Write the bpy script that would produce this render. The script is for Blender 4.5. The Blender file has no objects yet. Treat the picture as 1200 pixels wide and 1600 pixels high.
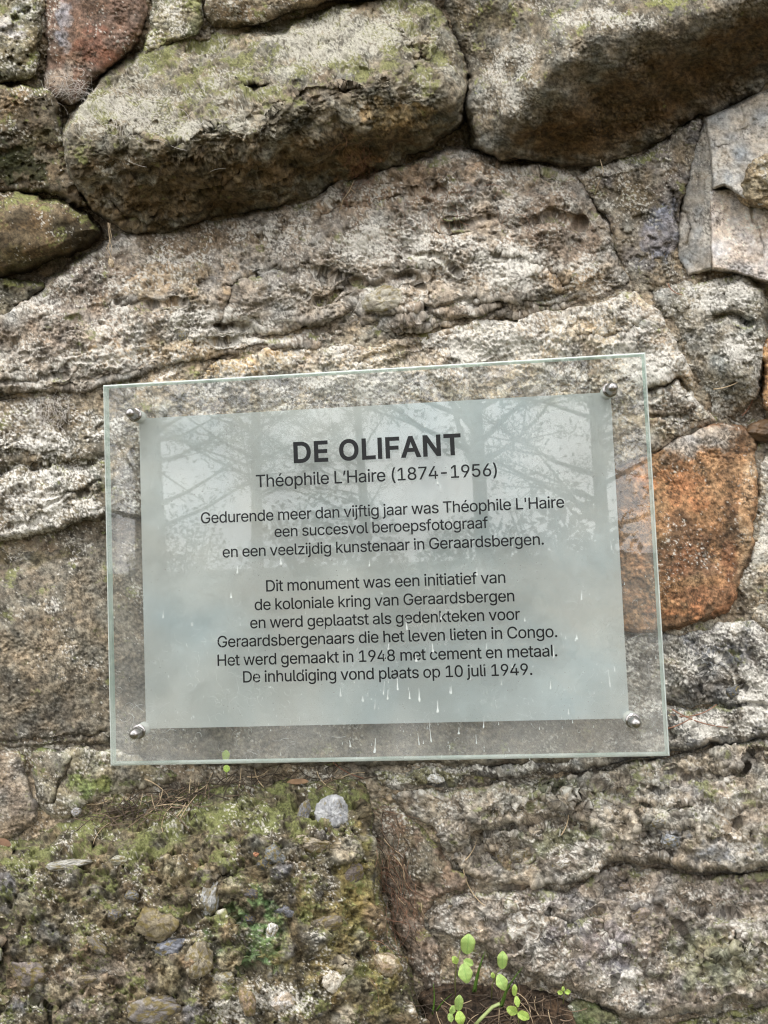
import bpy, bmesh, math, random
import numpy as np
from mathutils import Vector, Matrix

# ------------------------------------------------------------------ camera, world, sun, exposure
SC = bpy.context.scene
COL = SC.collection
PW, PH = 0.594, 0.420            # glass plaque, A2
ZP = 1.30                        # height of the plaque centre above the ground
F = 1160.0                       # focal length in pixels of the 1200 x 1600 frame
CR = np.array([0.99571043, -0.04020024, -0.08333472])      # camera axes in plaque coordinates (x right, y up, z out)
CU = np.array([0.04454301, 0.99770866, 0.05092497])
CB = np.array([0.08109658, -0.0544185, 0.99521956])
CP = np.array([0.13135673, 0.01699849, 1.33694373]) * PW


def w_dir(p):
    return np.array([p[0], -p[2], p[1]])


RIGHT, UP, BACK = w_dir(CR), w_dir(CU), w_dir(CB)
CAM = w_dir(CP) + np.array([0, 0, ZP])

cam_data = bpy.data.cameras.new('camera')
cam = bpy.data.objects.new('camera', cam_data)
COL.objects.link(cam)
m = Matrix(((RIGHT[0], UP[0], BACK[0], CAM[0]), (RIGHT[1], UP[1], BACK[1], CAM[1]), (RIGHT[2], UP[2], BACK[2], CAM[2]), (0, 0, 0, 1)))
cam.matrix_world = m
cam_data.sensor_fit = 'VERTICAL'
cam_data.sensor_height = 32.0
cam_data.lens = F / 1600.0 * 32.0
cam_data.clip_start = 0.01
cam_data.clip_end = 500.0
SC.camera = cam

SUN_EL, SUN_AZ = math.radians(62), math.radians(-14)        # azimuth: from -y (in front of the wall) towards +x
sun_vec = Vector((math.sin(SUN_AZ) * math.cos(SUN_EL), -math.cos(SUN_AZ) * math.cos(SUN_EL), math.sin(SUN_EL)))
world = bpy.data.worlds.new('World')
SC.world = world
world.use_nodes = True
wt = world.node_tree
wt.nodes.clear()
sky = wt.nodes.new('ShaderNodeTexSky')
sky.sky_type = 'NISHITA'
sky.sun_disc = False
sky.sun_elevation = SUN_EL
sky.sun_rotation = math.atan2(sun_vec.x, sun_vec.y)
sky.dust_density = 4.0
sky.air_density = 1.0
hs = wt.nodes.new('ShaderNodeHueSaturation')                 # thin white overcast
hs.inputs['Saturation'].default_value = 0.22
bg = wt.nodes.new('ShaderNodeBackground')
bg.inputs['Strength'].default_value = 0.15
wo = wt.nodes.new('ShaderNodeOutputWorld')
wt.links.new(sky.outputs[0], hs.inputs['Color'])
cn_ = wt.nodes.new('ShaderNodeTexNoise')                    # cloud deck
cn_.inputs['Scale'].default_value = 2.2
cn_.inputs['Detail'].default_value = 6
cl_ = wt.nodes.new('ShaderNodeValToRGB')
cl_.color_ramp.elements[0].position = 0.3
cl_.color_ramp.elements[0].color = (4.2, 4.3, 4.5, 1)
cl_.color_ramp.elements[1].position = 0.7
cl_.color_ramp.elements[1].color = (7.2, 7.0, 6.8, 1)
wt.links.new(cn_.outputs['Fac'], cl_.inputs[0])
mxw = wt.nodes.new('ShaderNodeMix')
mxw.data_type = 'RGBA'
mxw.inputs['Factor'].default_value = 0.8
wt.links.new(hs.outputs[0], mxw.inputs['A'])
tcw = wt.nodes.new('ShaderNodeTexCoord')
dt_ = wt.nodes.new('ShaderNodeVectorMath')
dt_.operation = 'DOT_PRODUCT'
dt_.inputs[1].default_value = (-0.1, -0.93, 0.35)
wt.links.new(tcw.outputs['Generated'], dt_.inputs[0])
gm_ = wt.nodes.new('ShaderNodeMapRange')
gm_.inputs['From Min'].default_value = 0.1
gm_.inputs['From Max'].default_value = 1.0
gm_.inputs['To Min'].default_value = 0.75
gm_.inputs['To Max'].default_value = 2.9
wt.links.new(dt_.outputs['Value'], gm_.inputs['Value'])
gx_ = wt.nodes.new('ShaderNodeVectorMath')
gx_.operation = 'SCALE'
wt.links.new(cl_.outputs[0], gx_.inputs[0])
wt.links.new(gm_.outputs['Result'], gx_.inputs['Scale'])
wt.links.new(gx_.outputs[0], mxw.inputs['B'])
wt.links.new(mxw.outputs['Result'], bg.inputs[0])
wt.links.new(bg.outputs[0], wo.inputs[0])

sun_data = bpy.data.lights.new('sun', 'SUN')
sun_data.energy = 1.0
sun_data.angle = math.radians(16)
sun_data.color = (1.0, 0.96, 0.9)
sun = bpy.data.objects.new('sun', sun_data)
COL.objects.link(sun)
sun.rotation_euler = sun_vec.to_track_quat('Z', 'Y').to_euler()
sun.location = (0, -3, 6)

SC.view_settings.view_transform = 'Standard'
SC.view_settings.look = 'None'
SC.view_settings.gamma = 1.0
SC.view_settings.use_curve_mapping = False
SC.view_settings.exposure = 0.66
SC.cycles.use_denoising = True
SC.cycles.denoising_prefilter = 'ACCURATE'
SC.cycles.use_adaptive_sampling = False
SC.cycles.max_bounces = 8
SC.cycles.sample_clamp_indirect = 2.0
SC.cycles.transparent_max_bounces = 16
SC.cycles.pixel_filter_type = 'BLACKMAN_HARRIS'
SC.cycles.filter_width = 1.2

rng = np.random.default_rng(7)
random.seed(7)

# ------------------------------------------------------------------ geometry of the view: photo pixel + depth -> point
PX = PW / 850.0                  # size of one photo pixel near the plaque, metres
WALL_Y = 0.045                   # mean face of the wall; the front of the glass is y = 0


def rays(u, v):
    a = (np.asarray(u, float) - 600.0) / F
    b = -(np.asarray(v, float) - 800.0) / F
    return a[..., None] * RIGHT + b[..., None] * UP - BACK


def at_y(u, v, y):
    """the point seen at photo pixel (u, v) on the vertical plane at depth y"""
    d = rays(u, v)
    t = (np.asarray(y, float) - CAM[1]) / d[..., 1]
    return CAM + d * t[..., None]


def at_h(u, v, h):
    """h: height above the wall's mean face towards the viewer, in photo pixels"""
    return at_y(u, v, WALL_Y - np.asarray(h, float) * PX)


# ------------------------------------------------------------------ noise
_G = np.array([(1, 1, 0), (-1, 1, 0), (1, -1, 0), (-1, -1, 0), (1, 0, 1), (-1, 0, 1), (1, 0, -1), (-1, 0, -1),
               (0, 1, 1), (0, -1, 1), (0, 1, -1), (0, -1, -1), (1, 1, 0), (-1, 1, 0), (0, -1, 1), (0, -1, -1)], np.float32)


def _hash(i, j, k, s):
    h = (i.astype(np.uint32) * np.uint32(374761393) + j.astype(np.uint32) * np.uint32(668265263)
         + k.astype(np.uint32) * np.uint32(2147483647 - 1013904223) + np.uint32(s * 7919 + 13))
    h = (h ^ (h >> np.uint32(13))) * np.uint32(1274126177)
    h = h ^ (h >> np.uint32(16))
    h = h * np.uint32(2246822519)
    return h ^ (h >> np.uint32(15))


def gn(P, s=0):
    P = P.astype(np.float32)
    i = np.floor(P)
    f = P - i
    i = i.astype(np.int64)
    w = f * f * f * (f * (f * 6 - 15) + 10)
    out = np.zeros(len(P), np.float32)
    for a in (0, 1):
        wa = w[:, 0] if a else 1 - w[:, 0]
        for b in (0, 1):
            wb = wa * (w[:, 1] if b else 1 - w[:, 1])
            for c in (0, 1):
                wc = wb * (w[:, 2] if c else 1 - w[:, 2])
                g = _G[_hash(i[:, 0] + a, i[:, 1] + b, i[:, 2] + c, s) & np.uint32(15)]
                out += wc * (g[:, 0] * (f[:, 0] - a) + g[:, 1] * (f[:, 1] - b) + g[:, 2] * (f[:, 2] - c))
    return out


def fbm(P, octaves, s=0, gain=0.5, lac=2.03):
    o = np.zeros(len(P), np.float32)
    a = 1.0
    Q = P.astype(np.float32)
    for k in range(octaves):
        o += a * gn(Q + 17.3 * k, s + k)
        a *= gain
        Q = Q * lac
    return o


def ridged(P, octaves, s=0, gain=0.5):
    o = np.zeros(len(P), np.float32)
    a = 1.0
    Q = P.astype(np.float32)
    for k in range(octaves):
        o += a * (1 - 2.4 * np.abs(gn(Q + 9.1 * k, s + k)))
        a *= gain
        Q = Q * 2.03
    return o


def worley(P, s=0, jitter=0.95):
    """F1, F2 and a random number per cell"""
    P = P.astype(np.float32)
    i = np.floor(P).astype(np.int64)
    f1 = np.full(len(P), 9, np.float32)
    f2 = f1.copy()
    cid = np.zeros(len(P), np.float32)
    for a in (-1, 0, 1):
        for b in (-1, 0, 1):
            for c in (-1, 0, 1):
                h = _hash(i[:, 0] + a, i[:, 1] + b, i[:, 2] + c, s)
                q = np.stack([(h & np.uint32(1023)).astype(np.float32) / 1023, ((h >> np.uint32(10)) & np.uint32(1023)).astype(np.float32) / 1023,
                              ((h >> np.uint32(20)) & np.uint32(1023)).astype(np.float32) / 1023], 1)
                q = (q - 0.5) * jitter + 0.5 + i + np.array([a, b, c])
                d = np.sqrt(((q - P) ** 2).sum(1)).astype(np.float32)
                near = d < f1
                f2 = np.where(near, f1, np.minimum(f2, d))
                cid = np.where(near, ((h >> np.uint32(5)) & np.uint32(4095)).astype(np.float32) / 4095, cid)
                f1 = np.where(near, d, f1)
    return f1, f2, cid


def ss(a, b, x):
    t = np.clip((x - a) / (b - a), 0, 1)
    return t * t * (3 - 2 * t)


def lin(r, g, b):
    c = np.array([r, g, b], float) / 255
    return np.where(c <= 0.04045, c / 12.92, ((c + 0.055) / 1.055) ** 2.4)


def seg_dist(U, V, line):
    """distance to a polyline and the signed side (positive: above / left of it)"""
    best = np.full(U.shape, 1e9)
    side = np.zeros(U.shape)
    for (x0, y0), (x1, y1) in zip(line[:-1], line[1:]):
        dx, dy = x1 - x0, y1 - y0
        L2 = dx * dx + dy * dy + 1e-9
        t = np.clip(((U - x0) * dx + (V - y0) * dy) / L2, 0, 1)
        ex, ey = U - x0 - t * dx, V - y0 - t * dy
        d = np.hypot(ex, ey)
        s = np.sign(ex * dy - ey * dx)
        k = d < best
        best = np.where(k, d, best)
        side = np.where(k, s, side)
    return best, side


def poly_sd(U, V, poly):
    """signed distance to a closed outline, positive inside"""
    d, _ = seg_dist(U, V, list(poly) + [poly[0]])
    ins = np.zeros(U.shape, bool)
    n = len(poly)
    for i in range(n):
        x0, y0 = poly[i]
        x1, y1 = poly[(i + 1) % n]
        c = ((y0 > V) != (y1 > V)) & (U < (x1 - x0) * (V - y0) / (y1 - y0 + 1e-12) + x0)
        ins ^= c
    return np.where(ins, d, -d)


def chaikin(p, n=1):
    for _ in range(n):
        q = []
        for i in range(len(p)):
            a, b = np.array(p[i], float), np.array(p[(i + 1) % len(p)], float)
            q += [tuple(a * 0.82 + b * 0.18), tuple(a * 0.18 + b * 0.82)]
        p = q
    return p


def rbf(pts, U, V, c=22.0):
    pts = np.array(pts, float)
    x, y, h = pts.T
    n = len(x)
    A = np.zeros((n + 1, n + 1))
    A[:n, :n] = -np.sqrt((x[:, None] - x) ** 2 + (y[:, None] - y) ** 2 + c * c)
    A[:n, :n] += np.eye(n) * 4.0
    A[:n, n] = 1
    A[n, :n] = 1
    w = np.linalg.solve(A, np.append(h, 0))
    o = np.full(U.shape, w[n])
    for k in range(n):
        o -= w[k] * np.sqrt((U - x[k]) ** 2 + (V - y[k]) ** 2 + c * c)
    return o


# ------------------------------------------------------------------ objects: tagging and meshes
def tag(o, label=None, cat=None, group=None, kind=None):
    if label:
        o['label'] = label
    if cat:
        o['category'] = cat
    if group:
        o['group'] = group
    if kind:
        o['kind'] = kind
    return o


def empty(name, loc, label=None, cat=None, group=None):
    o = bpy.data.objects.new(name, None)
    o.empty_display_size = 0.05
    o.location = loc
    COL.objects.link(o)
    return tag(o, label, cat, group)


def link(name, me, mat, parent=None):
    o = bpy.data.objects.new(name, me)
    COL.objects.link(o)
    if mat is not None:
        for mm in (mat if isinstance(mat, (list, tuple)) else [mat]):
            me.materials.append(mm)
    if parent is not None:
        o.parent = parent
        o.matrix_parent_inverse = Matrix.Translation(parent.location).inverted()
    return o


def np_mesh(name, verts, quads, cols=None, smooth=True):
    me = bpy.data.meshes.new(name)
    nv, nf = len(verts), len(quads)
    me.vertices.add(nv)
    me.vertices.foreach_set('co', np.ascontiguousarray(verts, np.float32).ravel())
    k = quads.shape[1]
    me.loops.add(nf * k)
    me.loops.foreach_set('vertex_index', np.ascontiguousarray(quads, np.int32).ravel())
    me.polygons.add(nf)
    me.polygons.foreach_set('loop_start', np.arange(0, nf * k, k, dtype=np.int32))
    me.update(calc_edges=True)
    if smooth:
        me.polygons.foreach_set('use_smooth', np.ones(nf, bool))
    if cols is not None:
        a = me.color_attributes.new('tint', 'FLOAT_COLOR', 'POINT')
        c = np.ones((nv, 4), np.float32)
        c[:, :3] = cols
        a.data.foreach_set('color', c.ravel())
    me.update()
    return me


def bm_mesh(name, bm, smooth=True):
    me = bpy.data.meshes.new(name)
    bm.normal_update()
    for f in bm.faces:
        f.smooth = smooth
    bm.to_mesh(me)
    bm.free()
    return me


def add_tube(bm, pts, r0, r1=None, sides=6, cap=True):
    r1 = r0 if r1 is None else r1
    pts = [Vector(p) for p in pts]
    rings = []
    n = len(pts)
    ref = Vector((0.3, 0.2, 0.93))
    for i, p in enumerate(pts):
        t = (pts[min(i + 1, n - 1)] - pts[max(i - 1, 0)]).normalized()
        a = t.cross(ref)
        if a.length < 1e-3:
            a = t.cross(Vector((1, 0, 0)))
        a.normalize()
        b = t.cross(a)
        r = r0 + (r1 - r0) * i / max(n - 1, 1)
        rings.append([bm.verts.new(p + a * (r * math.cos(2 * math.pi * k / sides)) + b * (r * math.sin(2 * math.pi * k / sides))) for k in range(sides)])
    for A, B in zip(rings[:-1], rings[1:]):
        for k in range(sides):
            bm.faces.new((A[k], A[(k + 1) % sides], B[(k + 1) % sides], B[k]))
    if cap:
        bm.faces.new(rings[0][::-1])
        bm.faces.new(rings[-1])


def add_lathe(bm, prof, seg, M):
    """prof: (radius, height) along the local z axis of matrix M"""
    rings = []
    for r, z in prof:
        if r < 1e-6:
            rings.append([bm.verts.new(M @ Vector((0, 0, z)))])
        else:
            rings.append([bm.verts.new(M @ Vector((r * math.cos(2 * math.pi * k / seg), r * math.sin(2 * math.pi * k / seg), z))) for k in range(seg)])
    for A, B in zip(rings[:-1], rings[1:]):
        for k in range(seg):
            k2 = (k + 1) % seg
            if len(A) == 1 and len(B) == 1:
                continue
            if len(A) == 1:
                bm.faces.new((A[0], B[k2], B[k]))
            elif len(B) == 1:
                bm.faces.new((A[k], A[k2], B[0]))
            else:
                bm.faces.new((A[k], A[k2], B[k2], B[k]))


# ------------------------------------------------------------------ materials
def mat_new(name):
    mt = bpy.data.materials.new(name)
    mt.use_nodes = True
    nt = mt.node_tree
    nt.nodes.clear()
    out = nt.nodes.new('ShaderNodeOutputMaterial')
    return mt, nt, out


def stone_material(name, bump=0.35, rough=0.92, fine=0.35):
    mt, nt, out = mat_new(name)
    N = nt.nodes.new
    L = nt.links.new
    bs = N('ShaderNodeBsdfPrincipled')
    bs.inputs['Roughness'].default_value = rough
    bs.inputs['Specular IOR Level'].default_value = 0.25
    at = N('ShaderNodeAttribute')
    at.attribute_name = 'tint'
    tc = N('ShaderNodeTexCoord')
    n1 = N('ShaderNodeTexNoise')
    n1.inputs['Scale'].default_value = 620
    n1.inputs['Detail'].default_value = 3
    n1.inputs['Roughness'].default_value = 0.7
    L(tc.outputs['Object'], n1.inputs['Vector'])
    mr = N('ShaderNodeMapRange')
    mr.inputs['From Min'].default_value = 0.3
    mr.inputs['From Max'].default_value = 0.7
    mr.inputs['To Min'].default_value = 1 - fine
    mr.inputs['To Max'].default_value = 1 + fine
    L(n1.outputs['Fac'], mr.inputs['Value'])
    mx = N('ShaderNodeMix')
    mx.data_type = 'RGBA'
    mx.blend_type = 'MULTIPLY'
    mx.inputs['Factor'].default_value = 1
    L(at.outputs['Color'], mx.inputs['A'])
    L(mr.outputs['Result'], mx.inputs['B'])
    L(mx.outputs['Result'], bs.inputs['Base Color'])
    n2 = N('ShaderNodeTexNoise')
    n2.inputs['Scale'].default_value = 480
    n2.inputs['Detail'].default_value = 4
    n2.inputs['Roughness'].default_value = 0.65
    L(tc.outputs['Object'], n2.inputs['Vector'])
    bp = N('ShaderNodeBump')
    bp.inputs['Strength'].default_value = bump
    bp.inputs['Distance'].default_value = 0.0016
    L(n2.outputs['Fac'], bp.inputs['Height'])
    L(bp.outputs['Normal'], bs.inputs['Normal'])
    L(bs.outputs[0], out.inputs['Surface'])
    return mt


def plain(name, col, rough=0.6, metal=0.0, spec=0.5, var=0.0, scale=200, bump=0.0, transl=0.0):
    mt, nt, out = mat_new(name)
    N = nt.nodes.new
    L = nt.links.new
    bs = N('ShaderNodeBsdfPrincipled')
    bs.inputs['Roughness'].default_value = rough
    bs.inputs['Metallic'].default_value = metal
    bs.inputs['Specular IOR Level'].default_value = spec
    c = tuple(float(x) for x in col) + (1.0,)
    bs.inputs['Base Color'].default_value = c
    tc = N('ShaderNodeTexCoord')
    no = N('ShaderNodeTexNoise')
    no.inputs['Scale'].default_value = scale
    no.inputs['Detail'].default_value = 4
    L(tc.outputs['Object'], no.inputs['Vector'])
    if var:
        mr = N('ShaderNodeMapRange')
        mr.inputs['From Min'].default_value = 0.3
        mr.inputs['From Max'].default_value = 0.7
        mr.inputs['To Min'].default_value = 1 - var
        mr.inputs['To Max'].default_value = 1 + var
        L(no.outputs['Fac'], mr.inputs['Value'])
        mx = N('ShaderNodeMix')
        mx.data_type = 'RGBA'
        mx.blend_type = 'MULTIPLY'
        mx.inputs['Factor'].default_value = 1
        mx.inputs['A'].default_value = c
        L(mr.outputs['Result'], mx.inputs['B'])
        L(mx.outputs['Result'], bs.inputs['Base Color'])
    if bump:
        bp = N('ShaderNodeBump')
        bp.inputs['Strength'].default_value = bump
        bp.inputs['Distance'].default_value = 0.001
        L(no.outputs['Fac'], bp.inputs['Height'])
        L(bp.outputs['Normal'], bs.inputs['Normal'])
    last = bs.outputs[0]
    if transl:
        tr = N('ShaderNodeBsdfTranslucent')
        tr.inputs['Color'].default_value = c
        ms = N('ShaderNodeMixShader')
        ms.inputs[0].default_value = transl
        L(last, ms.inputs[1])
        L(tr.outputs[0], ms.inputs[2])
        last = ms.outputs[0]
    L(last, out.inputs['Surface'])
    return mt


M_STONE = stone_material('weathered_stone')
M_SMOOTH = stone_material('smooth_stone', bump=0.22, rough=0.85, fine=0.22)
M_MORTAR = stone_material('lime_mortar', bump=0.4, fine=0.35)
M_PEBBLE = stone_material('pebble_stone', bump=0.15, rough=0.7, fine=0.25)
M_NEEDLE = plain('dry_needle', lin(108, 92, 76), 0.75, var=0.5, scale=45)
M_NEEDLE_DARK = plain('dark_needle', lin(66, 56, 46), 0.8, var=0.4, scale=60)
M_NEEDLE_RED = plain('red_brown_needle', lin(140, 102, 82), 0.6, var=0.25, scale=90)
M_STRAW = plain('straw_fibre', lin(185, 165, 135), 0.8, var=0.25, scale=90)
M_WEB = plain('cobweb_silk', lin(196, 190, 184), 0.9)
M_ROOT = plain('rootlet', lin(140, 104, 84), 0.9, var=0.3, scale=150)
M_LEAF = plain('seedling_leaf', lin(176, 206, 126), 0.5, var=0.12, scale=260, bump=0.1, transl=0.35)
M_LEAF2 = plain('young_leaf', lin(184, 212, 116), 0.5, var=0.12, scale=260, bump=0.1, transl=0.35)
for mt_ in (M_LEAF, M_LEAF2):                               # veins and paler or yellowed margins
    nt_ = mt_.node_tree
    at_ = nt_.nodes.new('ShaderNodeAttribute')
    at_.attribute_name = 'tint'
    bs_ = next(n_ for n_ in nt_.nodes if n_.type == 'BSDF_PRINCIPLED')
    src_ = bs_.inputs['Base Color'].links[0].from_socket
    mm_ = nt_.nodes.new('ShaderNodeMix')
    mm_.data_type = 'RGBA'
    mm_.blend_type = 'MULTIPLY'
    mm_.inputs['Factor'].default_value = 1
    nt_.links.new(src_, mm_.inputs['A'])
    nt_.links.new(at_.outputs['Color'], mm_.inputs['B'])
    nt_.links.new(mm_.outputs['Result'], bs_.inputs['Base Color'])
    for n_ in nt_.nodes:
        if n_.type == 'BSDF_TRANSLUCENT':
            nt_.links.new(mm_.outputs['Result'], n_.inputs['Color'])
M_STEM = plain('seedling_stem', lin(116, 120, 70), 0.5, var=0.2, scale=120)
M_GRASS = plain('grass_blade', lin(104, 140, 58), 0.5, var=0.2, scale=80, transl=0.3)
M_STEEL = plain('stainless_steel', (0.40, 0.385, 0.375), 0.26, metal=1.0, var=0.12, scale=300)
M_NYLON = plain('white_nylon', lin(205, 210, 204), 0.5, transl=0.3)
M_INK = plain('black_print', (0.008, 0.009, 0.010), 0.3, spec=0.3)
M_DRIP = plain('dried_drip', lin(200, 206, 204), 0.9, var=0.1)
M_BARK = plain('pine_bark', lin(88, 72, 60), 0.95, var=0.35, scale=18, bump=0.5)
M_PINE = plain('pine_needles', lin(62, 78, 48), 0.7, var=0.3, scale=6)
M_KNOT = plain('dark_knot', lin(80, 60, 38), 0.6, var=0.4, scale=120, bump=0.4)

# ------------------------------------------------------------------ the wall
G = 1.55                                                # lattice step in photo pixels
U0, U1, V0, V1 = -110.0, 1310.0, -90.0, 1720.0
NU, NV = int((U1 - U0) / G) + 1, int((V1 - V0) / G) + 1
HTOP = np.full((NV, NU), -60.0, np.float32)             # outermost surface of the wall, for laying things on it

wall = empty('stone_wall', (0, 0, 0), 'old rubble stone wall of rough lichen and moss covered boulders behind the glass plaque', 'wall')


def blob_mask(U, V, P, b, s):
    x, y, rx, ry = b[:4]
    ang = math.radians(b[5]) if len(b) > 5 else 0.0
    dx, dy = U - x, V - y
    a = (dx * math.cos(ang) + dy * math.sin(ang)) / rx
    c = (-dx * math.sin(ang) + dy * math.cos(ang)) / ry
    return 1 - np.hypot(a, c)


def build_patch(name, poly, pts, spec, mat=M_STONE, label=None, seed=1, parent=wall, step=1):
    """one stone: outline and relief in photo pixels, real depth towards the viewer"""
    poly = chaikin(poly, spec.get('round', 1))
    pad = 14
    xs, ys = [p[0] for p in poly], [p[1] for p in poly]
    i0, i1 = max(0, int((min(xs) - pad - U0) / G)), min(NU - 1, int((max(xs) + pad - U0) / G) + 1)
    j0, j1 = max(0, int((min(ys) - pad - V0) / G)), min(NV - 1, int((max(ys) + pad - V0) / G) + 1)
    uu, vv = np.meshgrid(U0 + G * np.arange(i0, i1 + 1, step), V0 + G * np.arange(j0, j1 + 1, step))
    shp = uu.shape
    U, V = uu.ravel(), vv.ravel()
    Z = np.zeros_like(U)
    P2 = np.stack([U, V, Z + seed * 31.7], 1)
    wu = fbm(P2 / 46, 3, seed * 10 + 1)
    wv = fbm(P2 / 46 + 50, 3, seed * 10 + 2)
    wa = spec.get('warp', 9)
    Uw, Vw = U + wu * wa, V + wv * wa
    sd = poly_sd(Uw, Vw, poly) + spec.get('ragged', 2.0) * gn(P2 / 7, seed + 5)
    keep = sd > -9
    hb = rbf(pts, U + wu * wa * 0.8, V + wv * wa * 0.8, spec.get('c', 16.0))
    # ledges and cracks
    for line, amp, w, fall in spec.get('steps', ()):
        d, sg = seg_dist(Uw + wu * 10, Vw + wv * 26, line)
        if fall < 30 and amp > 9:                             # broken ledges
            amp = amp * ss(-0.12, 0.28, fbm(P2 / 75 + amp, 2, seed + 33))
        hb += amp * np.where(sg > 0, 1, -0.35) * np.exp(-d / fall) * np.clip(d / w, 0, 1)
    for cr in spec.get('cracks', ()):
        line, dep, w = cr[:3]
        d, _ = seg_dist(U + wu * 12 + 1.2 * gn(P2 / 6, seed + 8), V + wv * 12 + 1.2 * gn(P2 / 6 + 9, seed + 9), line)
        hb -= dep * np.exp(-(d / w) ** 2)
    for x, y, rx, ry, dep in spec.get('pits', ()):
        q = np.hypot((Uw + 11 * gn(P2 / 13, seed + 71) - x) / (rx * 1.15), (Vw + 9 * gn(P2 / 13, seed + 72) - y) / ry)
        hb -= dep * 0.9 * ss(1.1, 0.2, q + 0.5 * wu)
    er, ed = spec.get('edge', (16, 40))
    t = np.clip(sd / er, 0, 1)
    hb -= ed * (1 - np.sqrt(np.clip(1 - (1 - t) ** 2, 0, 1)))
    hb -= np.clip(-sd, 0, 9) * 6
    # normals of the relief
    Hb = hb.reshape(shp)
    gy, gx = np.gradient(Hb, G * step)
    nx, ny, nz = -gx.ravel(), -gy.ravel(), np.ones(len(U))
    ln = np.sqrt(nx * nx + ny * ny + 1)
    nx, ny, nz = nx / ln, ny / ln, nz / ln
    P = np.stack([U, V, hb * 1.0 + seed * 31.7], 1)
    an = np.array(spec.get('aniso', (1, 1, 1)), float)
    rot = math.radians(spec.get('tilt', -8))
    Pr = P.copy()
    Pr[:, 0] = P[:, 0] * math.cos(rot) + P[:, 1] * math.sin(rot)
    Pr[:, 1] = -P[:, 0] * math.sin(rot) + P[:, 1] * math.cos(rot)
    Pa = Pr / an
    a1, a2, a3, ar = spec.get('amp', (9, 7, 2.6, 5))
    d1 = fbm(Pa / 75, 2, seed * 10 + 11)
    d2 = fbm(Pa / 33, 3, seed * 10 + 15, 0.5)
    d3 = 1.25 * fbm(P / 4.8, 3, seed * 10 + 21, 0.6) * np.clip(nz * 1.35, 0.3, 1)
    dr = ridged(Pa / 42, 3, seed * 10 + 26) - 0.9
    rough_mod = np.clip(0.55 + 1.3 * fbm(P / 55, 2, seed * 10 + 31), 0.12, 1.6)
    kk = spec.get('knobbly', 0.55)
    disp = a1 * d1 + a2 * kk * d2 * (0.4 + 0.6 * rough_mod) + a3 * d3 * rough_mod + ar * kk * dr * 0.55
    cell = None
    pit = np.zeros_like(disp)
    if spec.get('pitted', 0):
        q = fbm(Pa / 19 + 3.3, 3, seed * 10 + 41)
        pit = ss(0.22, 0.5, q + 0.25 * fbm(P / 80, 2, seed + 77))
        disp -= spec['pitted'] * pit * np.clip(nz * 1.3, 0.2, 1)
    if 'pebbles' in spec:
        size, ph = spec['pebbles']
        Pw = P + 5 * np.stack([fbm(P / 18, 2, seed + 61), fbm(P / 18 + 7, 2, seed + 62), fbm(P / 18 + 3, 2, seed + 63)], 1)
        f1, f2, cid = worley(Pw / size, seed + 3)
        g1, g2, gid = worley(Pw / (size * 0.36), seed + 4)
        big = np.sqrt(np.clip(1 - (f1 * 1.35) ** 2, 0, 1)) * np.clip((f2 - f1) * 3, 0, 1) * ss(0.5, 0.65, cid)
        sm = np.sqrt(np.clip(1 - (g1 * 1.3) ** 2, 0, 1)) * np.clip((g2 - g1) * 3, 0, 1) * ss(0.25, 0.6, gid)
        if 'pebble_line' in spec:
            dl, sl = seg_dist(U, V, spec['pebble_line'])
            below = ss(-14, 16, np.where(sl > 0, -dl, dl))
            big, sm = big * (0.12 + 0.88 * below), sm * (0.4 + 0.6 * below)
        disp += ph * big + 0.25 * ph * sm - 0.3 * ph
        cell = (big, cid, sm, gid)
    fade = np.clip((sd + 6) / 10, 0.15, 1)
    disp *= fade * np.clip(nz * 1.55, 0.3, 1)
    X = U + nx * disp
    Y = V + ny * disp
    Hh = hb + nz * disp
    # ---------------------------------------------------------------- colour of the stone itself, plus underside shade in some blobs
    base = np.array(lin(*spec['col']))
    alt = np.array(lin(*spec.get('col2', spec['col'])))
    C = np.repeat(base[None], len(U), 0)
    m1 = ss(-0.2, 0.35, fbm(P / 55 + 5, 4, seed * 10 + 51))[:, None]
    C = C * (1 - m1) + alt * m1
    jag = 0.9 * fbm(P / 28, 4, seed * 10 + 56, 0.6)
    up = np.clip(-ny, -1, 1)
    for b in spec.get('blobs', ()):
        k = ss(0.0, 0.5, blob_mask(U, V, P, b, seed) + jag * (b[6] if len(b) > 6 else 1.0))
        C = C + (np.array(lin(*b[4])) - C) * (k * (b[7] if len(b) > 7 else 0.85))[:, None]
    if cell is not None:
        big, cid, sm, gid = cell
        pal = np.array([lin(*c) for c in spec['pebble_cols']])
        k = np.clip(big * 1.6 - 0.35, 0, 1)[:, None]
        idx = (cid * 977).astype(int) % len(pal)
        C = C * (1 - k * 0.85) + pal[idx] * k * 0.85
        k = np.clip(sm * 1.5 - 0.6, 0, 1)[:, None] * (1 - k)
        idx = (gid * 977).astype(int) % len(pal)
        C = C * (1 - k * 0.6) + pal[idx] * k * 0.6
    # grain
    cn = fbm(P / 9, 3, seed * 10 + 65, 0.65)
    cf = gn(P / 2.6, seed * 10 + 71)
    gr = spec.get('grain', 0.66)
    C *= np.clip(1 + gr * (1.15 * cn + 0.65 * cf), 0.25, 2.2)[:, None]
    hue = fbm(P / 34 + 11, 3, seed * 10 + 75)
    C[:, 0] *= 1 + 0.16 * hue
    C[:, 2] *= 1 - 0.22 * hue
    # moss where water stays
    ms = spec.get('moss', 0)
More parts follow.
